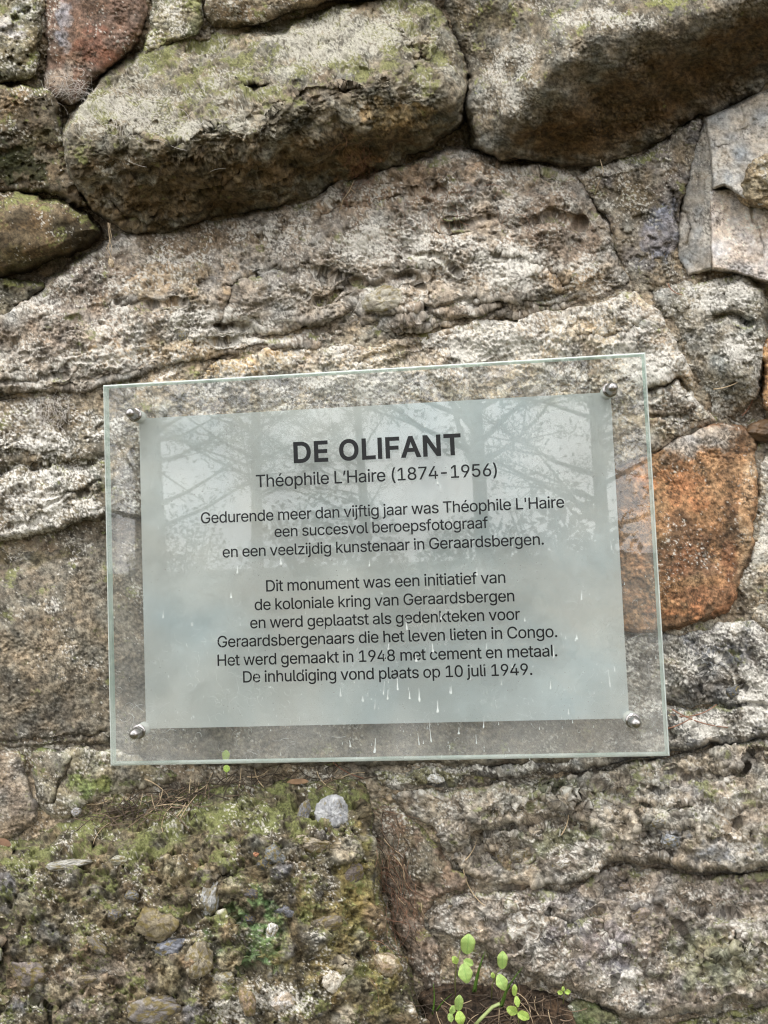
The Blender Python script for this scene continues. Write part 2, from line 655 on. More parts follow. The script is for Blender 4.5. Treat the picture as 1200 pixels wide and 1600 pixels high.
    if ms:
        mm = ss(0.05, 0.45, 0.9 * fbm(P / 36 + 2, 4, seed * 10 + 81, 0.6) + 0.55 * up + (ms - 1.0)
                + 0.5 * fbm(P / 5, 2, seed * 10 + 83))
        gcol = np.array(lin(*spec.get('moss_col', (128, 132, 58))))
        C = C + (gcol * (1 + 0.5 * cf)[:, None] - C) * (mm * 0.8)[:, None]
    # crustose lichen: pale rosettes and specks
    lc = spec.get('lichen', 0)
    if lc:
        big_l = 0.8 * fbm(P / 48 + 21, 3, seed * 10 + 85)
        for b in spec.get('lichen_blobs', ()):
            big_l = big_l + 0.75 * ss(0, 0.6, blob_mask(U, V, P, b, seed))
        for b in spec.get('bare', ()):
            big_l = big_l - 1.3 * ss(0, 0.35, blob_mask(U, V, P, b, seed) + 0.25 * jag)
        fine_l = fbm(P / 4.4 + 2, 3, seed * 10 + 88, 0.7)
        lm = ss(0.12, 0.42, fine_l * 0.85 + big_l * 0.9 + 0.2 * up + (lc - 1.0) * 0.9)
        lcol = np.array(lin(*spec.get('lichen_col', (206, 201, 188))))
        C = C + (lcol * (1 + 0.25 * cf)[:, None] - C) * (lm * 0.85)[:, None]
    lum = C @ np.array([0.3, 0.59, 0.11])
    C = lum[:, None] + (C - lum[:, None]) * spec.get('sat', 0.76)
    dk = ss(0.2, 0.5, 0.8 * fbm(P / 4.2 + 31, 3, seed * 10 + 95, 0.7) + 0.55 * fbm(P / 40 + 13, 2, seed * 10 + 98) + spec.get('specks', 0.0))
    C = C + (np.array(lin(52, 46, 37)) - C) * (dk * 0.66)[:, None]
    C = np.clip(C, 0.008, 0.75)
    keep_g = keep.reshape(shp)
    q = keep_g[:-1, :-1] & keep_g[1:, :-1] & keep_g[:-1, 1:] & keep_g[1:, 1:]
    idg = np.arange(len(U)).reshape(shp)
    quads = np.stack([idg[:-1, :-1][q], idg[1:, :-1][q], idg[1:, 1:][q], idg[:-1, 1:][q]], 1)
    used = np.zeros(len(U), bool)
    used[quads.ravel()] = True
    remap = np.cumsum(used) - 1
    W = at_h(X[used], Y[used], Hh[used])
    me = np_mesh(name, W, remap[quads], C[used])
    o = link(name, me, mat, parent)
    if label:
        o['label'] = label
    if step == 1:
        sub = HTOP[j0:j1 + 1, i0:i1 + 1]
        hv = np.where(keep, Hh, -60).reshape(shp).astype(np.float32)
        np.maximum(sub, hv, out=sub)
    return o


def top(u, v):
    i = int(np.clip(round((u - U0) / G), 1, NU - 2))
    j = int(np.clip(round((v - V0) / G), 1, NV - 2))
    return float(np.max(HTOP[j - 1:j + 2, i - 1:i + 2]))


GREY, TAN = (150, 140, 122), (168, 150, 122)
WHITE_L = (212, 208, 198)

# mortar bed behind everything
build_patch('mortar', [(-105, -85), (1305, -85), (1305, 1715), (-105, 1715)],
            [(0, 0, -26), (1200, 0, -26), (1200, 1600, -22), (600, 1400, -30), (600, 900, -20), (140, 370, -70), (720, 215, -75), (600, 278, -44), (400, 345, -44), (900, 268, -50), (1070, 196, -50), (20, 490, -50), (230, 70, -34), (90, 170, -40), (1185, 662, -34),
             (300, 565, 10), (500, 540, 12), (700, 505, 12), (960, 468, 4), (1080, 560, -8), (1040, 400, -8), (1190, 950, -2), (1000, 992, 2), (1150, 965, -4), (1190, 700, -10), (170, 602, 2), (60, 612, -6), (165, 832, -14), (50, 850, -18),
             (110, 1168, -4), (50, 1230, -6), (240, 60, -14), (330, 50, -18), (70, 50, -14), (860, 1210, -24), (1100, 1180, -20), (900, 1386, -12), (1100, 1366, -14), (700, 1240, -6), (640, 1500, -30), (0, 1600, -20), (400, 1205, -10)],
            dict(col=(150, 136, 112), col2=(120, 108, 90), amp=(10, 9, 3.4, 3), edge=(1, 0), lichen=0.72, moss=0.6, round=0, pitted=6, warp=0), M_MORTAR,
            'rough grey tan mortar filling the joints between the stones', 1, step=1)



def wall_beyond():
    st = 9.0
    uu, vv = np.meshgrid(np.arange(-2600, 3800, st), np.arange(-1700, 2640, st))
    U, V = uu.ravel(), vv.ravel()
    P = np.stack([U, V, 0 * U], 1)
    W = P / np.array([360, 210, 300]) + 0.22 * np.stack([fbm(P / 260, 3, 501), fbm(P / 260, 3, 502), 0 * U], 1)
    f1, f2, cid = worley(W * np.array([1, 1, 0]) + np.array([0, 0, 0.5]), 77, 0.8)
    joint = ss(0.03, 0.16, f2 - f1)
    h = -40 + joint * (38 + 26 * cid) + 16 * fbm(P / 120, 3, 503) + 11 * fbm(P / 40, 3, 504, 0.6)
    inside = np.minimum(np.minimum(U - U0, U1 - U), np.minimum(V - V0, V1 - V))
    h = np.where(inside > 6, -125, h)
    pal = np.array([lin(*c) for c in ((150, 138, 116), (132, 120, 100), (140, 130, 112), (120, 110, 90), (146, 118, 88), (128, 122, 112))])
    C = pal[(cid * 977).astype(int) % len(pal)]
    j = joint[:, None]
    C = C * j + np.array(lin(138, 126, 106)) * (1 - j)
    C = C * np.clip(1 + 0.9 * fbm(P / 26, 4, 505, 0.8), 0.3, 1.8)[:, None]
    ms = ss(0.1, 0.5, fbm(P / 150, 4, 506))[:, None] * 0.6
    C = np.clip(C * (1 - ms) + np.array(lin(112, 112, 60)) * ms, 0.01, 0.7)
    idg = np.arange(len(U)).reshape(uu.shape)
    quads = np.stack([idg[:-1, :-1].ravel(), idg[1:, :-1].ravel(), idg[1:, 1:].ravel(), idg[:-1, 1:].ravel()], 1)
    link('outer_masonry', np_mesh('outer_masonry', at_h(U, V, h), quads, C), M_STONE, wall)


wall_beyond()

# upper rows
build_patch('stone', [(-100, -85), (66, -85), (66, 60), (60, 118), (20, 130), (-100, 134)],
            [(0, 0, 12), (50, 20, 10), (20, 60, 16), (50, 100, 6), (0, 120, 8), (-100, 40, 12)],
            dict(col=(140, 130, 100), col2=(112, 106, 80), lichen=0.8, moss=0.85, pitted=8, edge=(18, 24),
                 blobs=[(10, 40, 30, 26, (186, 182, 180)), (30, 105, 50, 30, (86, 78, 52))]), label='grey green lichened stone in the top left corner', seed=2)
build_patch('stone', [(72, -85), (222, -85), (232, 38), (202, 82), (150, 128), (112, 166), (76, 158), (70, 90)],
            [(80, 0, 2), (150, 0, 14), (215, 20, 6), (150, 60, 14), (90, 100, 6), (120, 130, 0), (190, 80, 2)],
            dict(col=(124, 96, 78), col2=(116, 92, 74), lichen=0.55, grain=0.6, amp=(8, 6, 2.2, 3), edge=(18, 30),
                 blobs=[(150, 75, 40, 30, (128, 84, 62)), (95, 30, 20, 60, (150, 142, 142)), (100, 130, 34, 40, (150, 134, 116))]), label='reddish brown stone in the top left', seed=3)
build_patch('stone', [(228, -85), (316, -85), (318, 46), (300, 60), (240, 90), (215, 84), (234, 40)],
            [(270, 0, 2), (240, 50, -2), (300, 40, 6)],
            dict(col=(140, 132, 104), col2=(120, 120, 84), moss=1.0, lichen=0.75, edge=(14, 26)), label='narrow mossy stone between two larger ones at the top', seed=4)
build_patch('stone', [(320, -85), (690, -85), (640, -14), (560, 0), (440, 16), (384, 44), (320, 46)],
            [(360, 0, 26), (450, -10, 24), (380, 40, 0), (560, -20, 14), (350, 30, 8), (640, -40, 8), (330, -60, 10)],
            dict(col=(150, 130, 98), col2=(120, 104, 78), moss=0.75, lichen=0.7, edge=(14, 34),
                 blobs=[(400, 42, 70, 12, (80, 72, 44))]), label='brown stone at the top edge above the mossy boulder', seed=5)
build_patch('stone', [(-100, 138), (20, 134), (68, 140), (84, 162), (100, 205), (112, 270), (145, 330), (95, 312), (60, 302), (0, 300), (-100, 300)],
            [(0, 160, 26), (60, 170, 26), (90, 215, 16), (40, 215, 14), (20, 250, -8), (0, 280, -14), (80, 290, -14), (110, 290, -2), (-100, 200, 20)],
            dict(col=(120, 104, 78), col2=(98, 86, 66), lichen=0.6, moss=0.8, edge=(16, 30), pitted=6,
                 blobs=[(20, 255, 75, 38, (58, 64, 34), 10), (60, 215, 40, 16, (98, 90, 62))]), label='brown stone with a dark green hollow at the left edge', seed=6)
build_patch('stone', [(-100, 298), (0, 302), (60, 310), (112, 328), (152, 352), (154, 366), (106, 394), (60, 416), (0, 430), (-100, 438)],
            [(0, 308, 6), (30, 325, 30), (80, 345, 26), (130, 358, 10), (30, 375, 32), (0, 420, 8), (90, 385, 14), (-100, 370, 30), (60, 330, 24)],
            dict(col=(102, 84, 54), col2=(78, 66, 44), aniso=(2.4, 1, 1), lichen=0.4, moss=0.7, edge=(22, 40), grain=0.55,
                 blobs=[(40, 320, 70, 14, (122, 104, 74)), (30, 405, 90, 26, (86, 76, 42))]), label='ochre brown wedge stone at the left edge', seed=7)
build_patch('stone', [(-100, 446), (40, 434), (72, 446), (30, 484), (-10, 505), (-100, 520)],
            [(0, 470, -12), (50, 450, -14), (-80, 480, -10)],
            dict(col=(110, 102, 82), col2=(84, 80, 62), moss=0.7, lichen=0.6, edge=(10, 26), pitted=8), label='small dark stone in the shaded left joint', seed=8)

# the two overhanging boulders
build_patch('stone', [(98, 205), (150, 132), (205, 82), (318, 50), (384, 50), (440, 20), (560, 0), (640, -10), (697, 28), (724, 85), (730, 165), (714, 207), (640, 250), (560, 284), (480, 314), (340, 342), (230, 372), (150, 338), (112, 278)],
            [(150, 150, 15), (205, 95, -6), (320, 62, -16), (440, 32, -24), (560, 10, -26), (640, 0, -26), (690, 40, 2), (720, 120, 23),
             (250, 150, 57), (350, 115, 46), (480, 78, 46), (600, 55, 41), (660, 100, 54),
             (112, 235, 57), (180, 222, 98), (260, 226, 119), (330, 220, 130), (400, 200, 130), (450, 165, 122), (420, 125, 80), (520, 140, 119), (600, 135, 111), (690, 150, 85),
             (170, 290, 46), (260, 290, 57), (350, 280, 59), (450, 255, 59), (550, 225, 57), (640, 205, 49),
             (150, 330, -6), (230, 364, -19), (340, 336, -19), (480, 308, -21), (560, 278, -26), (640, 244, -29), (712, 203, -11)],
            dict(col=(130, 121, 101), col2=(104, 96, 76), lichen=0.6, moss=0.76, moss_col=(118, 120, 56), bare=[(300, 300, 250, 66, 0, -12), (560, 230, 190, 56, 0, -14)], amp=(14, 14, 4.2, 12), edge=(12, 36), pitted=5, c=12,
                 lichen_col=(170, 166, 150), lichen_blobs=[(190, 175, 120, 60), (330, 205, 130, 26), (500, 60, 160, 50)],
                 blobs=[(300, 300, 230, 62, (100, 80, 46), -12, 0.7), (540, 235, 190, 50, (104, 84, 50), -14, 0.7), (520, 135, 105, 26, (122, 108, 88), -8, 0.6),  # brown underside blobs, darkened to carry the overhang's shade
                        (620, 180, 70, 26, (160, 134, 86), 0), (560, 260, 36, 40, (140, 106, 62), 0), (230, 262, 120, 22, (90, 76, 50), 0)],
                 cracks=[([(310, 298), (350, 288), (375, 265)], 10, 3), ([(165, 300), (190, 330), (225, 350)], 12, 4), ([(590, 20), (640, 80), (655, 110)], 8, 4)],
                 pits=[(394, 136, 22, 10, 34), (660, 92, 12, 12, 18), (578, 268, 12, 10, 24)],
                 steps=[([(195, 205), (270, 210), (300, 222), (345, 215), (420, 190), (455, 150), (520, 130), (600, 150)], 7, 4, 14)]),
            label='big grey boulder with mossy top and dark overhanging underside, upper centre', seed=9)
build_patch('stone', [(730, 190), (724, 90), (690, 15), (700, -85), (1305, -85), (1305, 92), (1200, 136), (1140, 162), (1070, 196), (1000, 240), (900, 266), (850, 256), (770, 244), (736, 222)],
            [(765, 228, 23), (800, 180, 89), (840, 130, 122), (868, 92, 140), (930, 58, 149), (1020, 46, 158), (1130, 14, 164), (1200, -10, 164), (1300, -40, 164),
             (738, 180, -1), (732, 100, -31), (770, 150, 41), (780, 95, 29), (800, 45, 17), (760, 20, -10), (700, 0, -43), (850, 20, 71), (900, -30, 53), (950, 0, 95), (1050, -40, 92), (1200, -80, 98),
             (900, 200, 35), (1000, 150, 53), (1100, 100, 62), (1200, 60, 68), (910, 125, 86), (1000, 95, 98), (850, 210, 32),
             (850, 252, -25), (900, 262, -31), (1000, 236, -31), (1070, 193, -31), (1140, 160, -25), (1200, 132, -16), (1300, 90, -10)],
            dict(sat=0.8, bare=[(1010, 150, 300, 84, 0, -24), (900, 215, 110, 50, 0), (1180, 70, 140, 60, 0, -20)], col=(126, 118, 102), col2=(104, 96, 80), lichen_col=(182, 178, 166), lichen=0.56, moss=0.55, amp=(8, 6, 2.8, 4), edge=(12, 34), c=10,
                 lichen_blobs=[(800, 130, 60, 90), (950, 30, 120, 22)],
                 blobs=[(1010, 150, 260, 72, (92, 71, 40), -24, 0.22, 0.95), (900, 215, 110, 44, (92, 71, 40), 0, 0.25, 0.95), (1180, 60, 120, 55, (92, 71, 40), -20, 0.25, 0.95),  # brown underside coating with the overhang's shade worked into its colour
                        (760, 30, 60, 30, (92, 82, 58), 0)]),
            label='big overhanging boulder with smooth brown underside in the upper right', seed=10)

# right upper side
build_patch('stone', [(905, 270), (1000, 246), (1060, 206), (1100, 180), (1082, 240), (1060, 350), (1056, 422), (1072, 434), (1012, 456), (985, 450), (966, 400), (946, 340), (921, 296)],
            [(940, 290, -4), (1000, 270, 4), (1060, 220, -4), (1040, 300, 4), (980, 360, 0), (1040, 400, -2), (1010, 440, -4), (1020, 340, 8)],
            dict(col=(136, 124, 104), col2=(120, 112, 104), lichen=0.78, moss=0.55, pitted=6, edge=(12, 14), amp=(8, 7, 3.4, 4),
                 blobs=[(1040, 370, 30, 60, (140, 138, 146), 0), (985, 310, 40, 30, (96, 84, 60), 0)], cracks=[([(1052, 300), (1056, 340), (1062, 380), (1056, 420)], 10, 3)]),
            label='rough grey patch between the brown overhang and the cut stone', seed=11)
CUT = dict(col=(176, 166, 154), col2=(160, 152, 144), lichen=0.6, grain=0.45, amp=(3, 2.6, 1.4, 1.6), edge=(3, 30), warp=2, c=4, round=0, ragged=1.0, tilt=35, specks=-0.08)
cut = build_patch('stone', [(1108, 296), (1140, 296), (1175, 300), (1305, 300), (1305, 490), (1206, 444), (1150, 425), (1112, 420)],
                  [(1115, 310, 24), (1114, 410, 28), (1160, 330, 24), (1160, 415, 28), (1200, 430, 28), (1200, 340, 28), (1290, 400, 36)],
                  dict(CUT, col=(212, 198, 186), col2=(198, 184, 172), cracks=[([(1178, 322), (1184, 360), (1194, 400)], 6, 2.5)]), M_SMOOTH,
                  'pale angular cut stone with a notch at the right edge', seed=12)
build_patch('facet', [(1058, 352), (1080, 240), (1104, 184), (1118, 178), (1116, 300), (1115, 421), (1076, 432), (1056, 402)],
            [(1060, 395, -10), (1068, 300, -10), (1082, 240, -4), (1106, 192, 4), (1114, 300, 20), (1114, 415, 20), (1112, 220, 16), (1085, 420, -2)],
            dict(CUT, col=(164, 158, 148), col2=(146, 142, 134), edge=(6, 24), lichen=0.7, lichen_blobs=[(1108, 330, 12, 90)], cracks=[([(1062, 330), (1080, 345), (1072, 385)], 7, 2.5)]), M_SMOOTH, None, seed=42, parent=cut)
build_patch('facet', [(1100, 186), (1146, 166), (1186, 147), (1305, 108), (1305, 326), (1186, 322), (1168, 316), (1150, 303), (1131, 291), (1113, 296), (1110, 240)],
            [(1106, 196, 14), (1150, 172, 18), (1188, 152, 20), (1113, 285, 44), (1131, 285, 54), (1165, 308, 60), (1130, 230, 38), (1160, 220, 44), (1200, 240, 54), (1200, 310, 60), (1290, 250, 60), (1112, 235, 28)],
            dict(CUT, col=(182, 176, 166), col2=(164, 160, 152), edge=(4, 40), cracks=[([(1125, 230), (1150, 212), (1182, 190)], 6, 2.5), ([(1150, 170), (1156, 210)], 4, 2)]), M_SMOOTH, None, seed=43, parent=cut)
build_patch('stone', [(1152, 312), (1160, 268), (1178, 246), (1200, 236), (1305, 240), (1305, 322), (1174, 322)],
            [(1162, 300, 60), (1180, 260, 64), (1200, 280, 76), (1280, 290, 76)],
            dict(col=(158, 140, 106), col2=(140, 124, 94), lichen=0.55, edge=(14, 26), amp=(9, 8, 3.4, 5), knobbly=1.0, pitted=5), label='small tan lump of stone on the cut stone', seed=13)
build_patch('stone', [(1010, 458), (1066, 432), (1086, 440), (1160, 428), (1198, 456), (1192, 560), (1190, 622), (1160, 648), (1112, 656), (1096, 640), (1080, 590), (1050, 525)],
            [(1050, 470, 6), (1100, 470, 12), (1170, 470, 22), (1165, 545, 32), (1120, 560, 20), (1072, 530, -2), (1150, 600, 20), (1108, 620, -4), (1140, 640, -10), (1180, 620, 4)],
            dict(col=(148, 142, 128), col2=(128, 124, 110), lichen=1.05, lichen_col=(206, 202, 192), moss=0.5, pitted=6, edge=(18, 22), amp=(8, 7, 3.6, 4),
                 lichen_blobs=[(1160, 545, 50, 36), (1130, 470, 70, 24)],
                 cracks=[([(1122, 504), (1150, 502), (1172, 508)], 24, 6)]), label='grey white lichened stone right of the plaque corner', seed=14)
build_patch('stone', [(1186, 518), (1305, 500), (1305, 646), (1202, 640), (1192, 606)],
            [(1200, 560, 10), (1290, 580, 16)],
            dict(col=(190, 142, 84), col2=(172, 130, 84), lichen=0.6, edge=(10, 26), amp=(5, 4, 2, 2)), label='ochre stone at the right edge', seed=15)
build_patch('stone', [(1184, 700), (1305, 692), (1305, 1004), (1208, 990), (1150, 962), (1160, 922), (1180, 860)],
            [(1200, 720, 0), (1200, 850, 0), (1180, 960, 2), (1290, 850, 6), (1200, 930, 4)],
            dict(col=(172, 162, 142), col2=(152, 142, 122), lichen=1.05, moss=0.4, edge=(16, 14), amp=(6, 6, 3.2, 2)), label='pale gritty stone beside the rust coloured one', seed=16)

# middle
build_patch('stone', [(70, 446), (150, 386), (280, 352), (400, 332), (520, 300), (600, 266), (700, 236), (800, 258), (882, 264), (924, 300), (950, 355), (968, 415), (992, 452), (900, 482), (700, 508), (560, 538), (400, 548), (250, 580), (170, 604), (60, 610), (-100, 616), (-100, 520), (0, 500)],
            [(100, 432, -4), (160, 395, -14), (280, 362, -20), (500, 312, -20), (700, 245, -14), (850, 272, -6), (930, 340, 2), (300, 450, 20), (500, 400, 14), (700, 380, 24), (850, 380, 28), (650, 310, 14), (600, 470, 30), (570, 500, 6), (480, 500, 22), (400, 510, 18), (900, 455, 10), (250, 540, 22), (100, 560, 18), (0, 585, 14), (-90, 560, 5), (100, 495, 8), (450, 450, 26), (530, 455, 12), (760, 470, 20), (380, 420, 10)],
            dict(sat=0.66, col=(158, 146, 128), col2=(140, 127, 110), lichen=0.8, moss=0.42, amp=(15, 13, 4.2, 11), edge=(20, 16), pitted=7, c=14, aniso=(1.3, 1, 1), tilt=-10,
                 lichen_blobs=[(800, 420, 90, 60), (330, 510, 130, 40), (620, 380, 120, 50), (180, 560, 120, 30)],
                 blobs=[(270, 440, 100, 46, (166, 140, 100), -10), (130, 500, 90, 60, (148, 132, 114), 0), (150, 420, 80, 30, (120, 106, 92), -20), (330, 375, 160, 30, (120, 102, 76), -8),
                        (640, 290, 150, 34, (142, 118, 88), -10), (280, 545, 140, 26, (170, 146, 106), -5), (870, 360, 70, 80, (140, 118, 94), 0), (900, 440, 60, 26, (166, 142, 106), 0)],
                 cracks=[([(340, 500), (390, 522), (450, 526), (520, 512), (556, 490)], 18, 7), ([(556, 490), (560, 450), (600, 428), (650, 440), (662, 490)], 14, 6), ([(345, 500), (360, 450), (420, 425), (500, 425), (550, 440)], 10, 6), ([(500, 335), (600, 312), (690, 292)], 10, 7), ([(820, 352), (860, 338), (905, 345)], 14, 7), ([(760, 400), (830, 412), (880, 440)], 10, 5), ([(180, 470), (240, 480), (290, 470)], 9, 5), ([(660, 490), (720, 470), (790, 476), (880, 455)], 12, 5), ([(335, 535), (450, 518), (560, 508), (640, 492), (700, 498), (830, 480), (900, 470)], 14, 5), ([(500, 470), (540, 450), (560, 440), (640, 436)], 14, 6),
                         ([(700, 350), (760, 345), (800, 360)], 10, 6), ([(640, 395), (690, 402), (720, 420)], 10, 5), ([(0, 600), (70, 590), (150, 560)], 8, 4)],
                 pits=[(715, 325, 16, 7, 14), (288, 526, 8, 10, 8), (540, 500, 26, 9, 16)]),
            label='large tan stone under the overhangs, above the plaque', seed=17)
build_patch('stone', [(240, 582), (400, 550), (560, 540), (700, 510), (900, 484), (992, 456), (1020, 480), (1050, 526), (1080, 590), (1096, 640), (1110, 662), (1020, 702), (940, 736), (600, 760), (300, 740), (235, 650)],
            [(300, 600, 20), (500, 570, 24), (700, 540, 24), (900, 510, 26), (1000, 480, 16), (1050, 570, 20), (1085, 640, 12), (1000, 600, 28), (1030, 660, 22), (600, 650, 24), (300, 700, 18), (900, 690, 22)],
            dict(col=(176, 162, 136), col2=(158, 144, 124), lichen=1.05, lichen_col=(206, 202, 192), moss=0.35, amp=(12, 10, 4.0, 9), edge=(22, 14), pitted=6, aniso=(1.2, 1, 1),
                 lichen_blobs=[(760, 540, 110, 40), (1000, 560, 70, 60), (560, 600, 120, 30)],
                 blobs=[(330, 575, 120, 26, (186, 156, 104), -6), (1050, 640, 50, 26, (134, 118, 98), 0), (420, 610, 120, 30, (140, 132, 120), 0)],
                 cracks=[([(1012, 614), (1042, 612), (1062, 600), (1080, 612)], 30, 5), ([(560, 560), (620, 548), (650, 530)], 10, 4), ([(900, 520), (960, 516), (1010, 500)], 9, 4), ([(1020, 650), (1070, 645)], 12, 4)]),
            label='pale lichen covered stone band behind the top edge of the plaque', seed=18)
build_patch('stone', [(-100, 618), (60, 612), (165, 598), (262, 604), (252, 800), (165, 812), (122, 812), (82, 832), (0, 846), (-100, 852)],
            [(0, 632, -10), (100, 628, -10), (150, 612, -6), (0, 655, 8), (100, 655, 6), (60, 670, 16), (0, 700, 26), (100, 690, 24), (0, 733, 4), (60, 730, 6), (120, 722, 4), (0, 775, 32), (80, 768, 30), (150, 760, 24), (0, 825, 22), (80, 815, 20), (150, 795, 20), (220, 700, 15)],
            dict(col=(136, 127, 108), col2=(112, 103, 86), lichen=0.96, moss=0.5, amp=(8, 9, 3.8, 8), edge=(12, 30), pitted=8, aniso=(1.5, 1, 1), tilt=-6, c=9,
                 lichen_blobs=[(50, 800, 70, 44), (60, 690, 80, 20), (110, 745, 50, 20)], lichen_col=(218, 214, 204),
                 blobs=[(60, 640, 80, 16, (110, 100, 80), -8), (130, 625, 40, 14, (172, 154, 100), 0), (60, 728, 110, 12, (92, 86, 58), -5)],
                 cracks=[([(0, 628), (60, 622), (150, 606)], 14, 6), ([(0, 735), (70, 728), (165, 722)], 14, 7), ([(70, 782), (120, 775), (160, 758)], 8, 2.5)]),
            label='layered ledges crusted with white lichen left of the plaque', seed=19)
build_patch('stone', [(-100, 856), (0, 852), (82, 838), (165, 818), (262, 822), (700, 850), (960, 990), (960, 1180), (860, 1200), (560, 1196), (300, 1196), (200, 1176), (165, 1156), (122, 1168), (0, 1168), (-100, 1168)],
            [(0, 868, -10), (80, 852, -14), (160, 834, -16), (0, 930, 16), (100, 920, 18), (160, 930, 16), (100, 1080, 18), (0, 1080, 14), (100, 1150, 6), (20, 1155, 6), (400, 980, 12), (650, 980, 8), (900, 1150, 12), (600, 1180, 8)],
            dict(sat=0.66, col=(120, 110, 90), col2=(104, 95, 79), lichen=0.5, moss=0.5, amp=(7, 4.5, 2.4, 3), edge=(16, 22), grain=0.8,
                 lichen_blobs=[(75, 945, 26, 18), (140, 850, 12, 8)], blobs=[(60, 870, 120, 16, (90, 80, 50), -5), (80, 1000, 90, 90, (140, 124, 96), 0)],
                 cracks=[([(0, 1160), (60, 1150), (120, 1155), (165, 1140)], 10, 3)]),
            label='large plain grey brown stone at the left, running behind the plaque', seed=20)
build_patch('stone', [(812, 790), (850, 752), (920, 738), (1000, 712), (1030, 700), (1100, 666), (1150, 661), (1174, 676), (1186, 720), (1180, 860), (1153, 926), (1134, 966), (1046, 988), (920, 992), (850, 960), (815, 900)],
            [(960, 860, 24), (1080, 850, 34), (1150, 800, 26), (1178, 740, 8), (1120, 690, 14), (1060, 720, 26), (1020, 712, 10), (1090, 955, 28), (1168, 890, 0), (1046, 978, 22), (940, 980, 18), (1150, 900, 14), (1156, 700, 10)],
            dict(sat=0.74, col=(156, 112, 64), col2=(112, 82, 52), lichen=0.36, specks=0.04, grain=0.8, amp=(8, 5, 2.2, 3), edge=(9, 36), aniso=(1, 1.2, 1), tilt=50, c=10,
                 blobs=[(1090, 690, 90, 24, (160, 148, 134), -10, 0.6, 1.0), (1166, 800, 14, 130, (172, 136, 92), 4, 0.5), (1060, 760, 50, 36, (168, 110, 56), 0), (1110, 930, 70, 34, (146, 98, 56), 0),
                        (1090, 880, 60, 40, (122, 82, 50), 0), (1060, 955, 50, 16, (168, 108, 54), 0)]),
            label='rust orange stone at the right edge of the plaque', seed=21)
build_patch('stone', [(900, 995), (1046, 992), (1136, 972), (1162, 964), (1205, 988), (1305, 1004), (1305, 1130), (1200, 1150), (1046, 1174), (890, 1204), (765, 1218), (700, 1228), (600, 1232), (585, 1200), (900, 1190)],
            [(1000, 1050, 15), (1070, 1010, 10), (1150, 1020, 12), (1080, 1060, 26), (1045, 1095, -2), (1080, 1104, -6), (1110, 1108, -4), (1150, 1080, 22), (1070, 1140, 26), (1150, 1125, 26), (1200, 1110, 24), (1040, 1160, 20), (1280, 1080, 20), (960, 1150, 8), (700, 1215, 4), (820, 1208, 8)],
            dict(sat=0.62, col=(136, 130, 118), col2=(108, 104, 98), lichen=0.98, moss=0.5, amp=(11, 12, 4.0, 10), edge=(12, 20), pitted=8, aniso=(1.5, 1, 1), tilt=20, c=9,
                 lichen_blobs=[(1180, 1080, 40, 60), (1100, 1140, 60, 20)],
                 blobs=[(1120, 1010, 60, 26, (122, 122, 124), 20), (1145, 1080, 14, 12, (92, 92, 94), 0), (660, 1215, 70, 16, (120, 116, 66), 0)],
                 cracks=[([(1044, 1098), (1080, 1106), (1120, 1100), (1200, 1104)], 18, 4), ([(1090, 1040), (1100, 1062), (1090, 1080)], 12, 4), ([(1110, 1020), (1150, 1050), (1165, 1080)], 12, 4)]),
            label='grey layered stone under the rust stone, right of the plaque', seed=22)
# lower right
build_patch('stone', [(590, 1236), (700, 1236), (765, 1226), (890, 1212), (970, 1196), (1050, 1180), (1200, 1156), (1305, 1142), (1305, 1362), (1200, 1352), (1140, 1360), (1100, 1364), (1060, 1352), (1030, 1346), (950, 1346), (900, 1382), (800, 1388), (742, 1378), (702, 1342), (680, 1302), (640, 1272)],
            [(720, 1270, 22), (760, 1288, 36), (800, 1255, 24), (850, 1290, 6), (880, 1310, -8), (820, 1330, -10), (750, 1335, -2), (900, 1335, 14), (810, 1345, 8), (870, 1352, 10), (1000, 1240, 28), (1100, 1230, 28), (1200, 1200, 20), (1050, 1300, 46), (1100, 1335, 50), (1150, 1300, 46), (1200, 1330, 44), (950, 1280, 24), (1000, 1330, 34), (850, 1228, -14), (950, 1206, 4), (1100, 1185, 8), (640, 1250, -4), (720, 1310, 10), (940, 1330, 36)],
            dict(sat=0.62, knobbly=1.1, col=(158, 146, 124), col2=(140, 128, 110), lichen=0.74, moss=0.55, amp=(12, 14, 4.0, 12), edge=(10, 34), pitted=6, steps=[([(690, 1276), (850, 1262), (1000, 1292), (1200, 1262)], 13, 4, 22), ([(870, 1246), (1050, 1216), (1200, 1190)], 13, 4, 20), ([(930, 1322), (1060, 1300), (1200, 1308)], 10, 4, 18)], c=10,
                 blobs=[(880, 1310, 60, 26, (110, 112, 74), 0), (850, 1228, 60, 12, (94, 94, 56), 0), (1050, 1308, 24, 16, (150, 152, 156), 0), (1080, 1220, 60, 20, (134, 128, 120), 0), (1130, 1325, 50, 20, (150, 148, 146), 0)],
                 cracks=[([(740, 1310), (780, 1300), (830, 1288), (880, 1282), (930, 1300)], 26, 7), ([(1000, 1250), (1050, 1270), (1080, 1262)], 16, 6), ([(930, 1220), (980, 1250), (1010, 1300)], 18, 6),
                         ([(700, 1340), (760, 1330), (800, 1360)], 16, 6), ([(1040, 1200), (1090, 1215), (1170, 1200)], 14, 6)],
                 pits=[(800, 1335, 34, 16, 22), (1010, 1302, 12, 16, 24), (870, 1290, 26, 12, 16)]),
            label='rough knobbly grey tan stone below the right half of the plaque', seed=23)
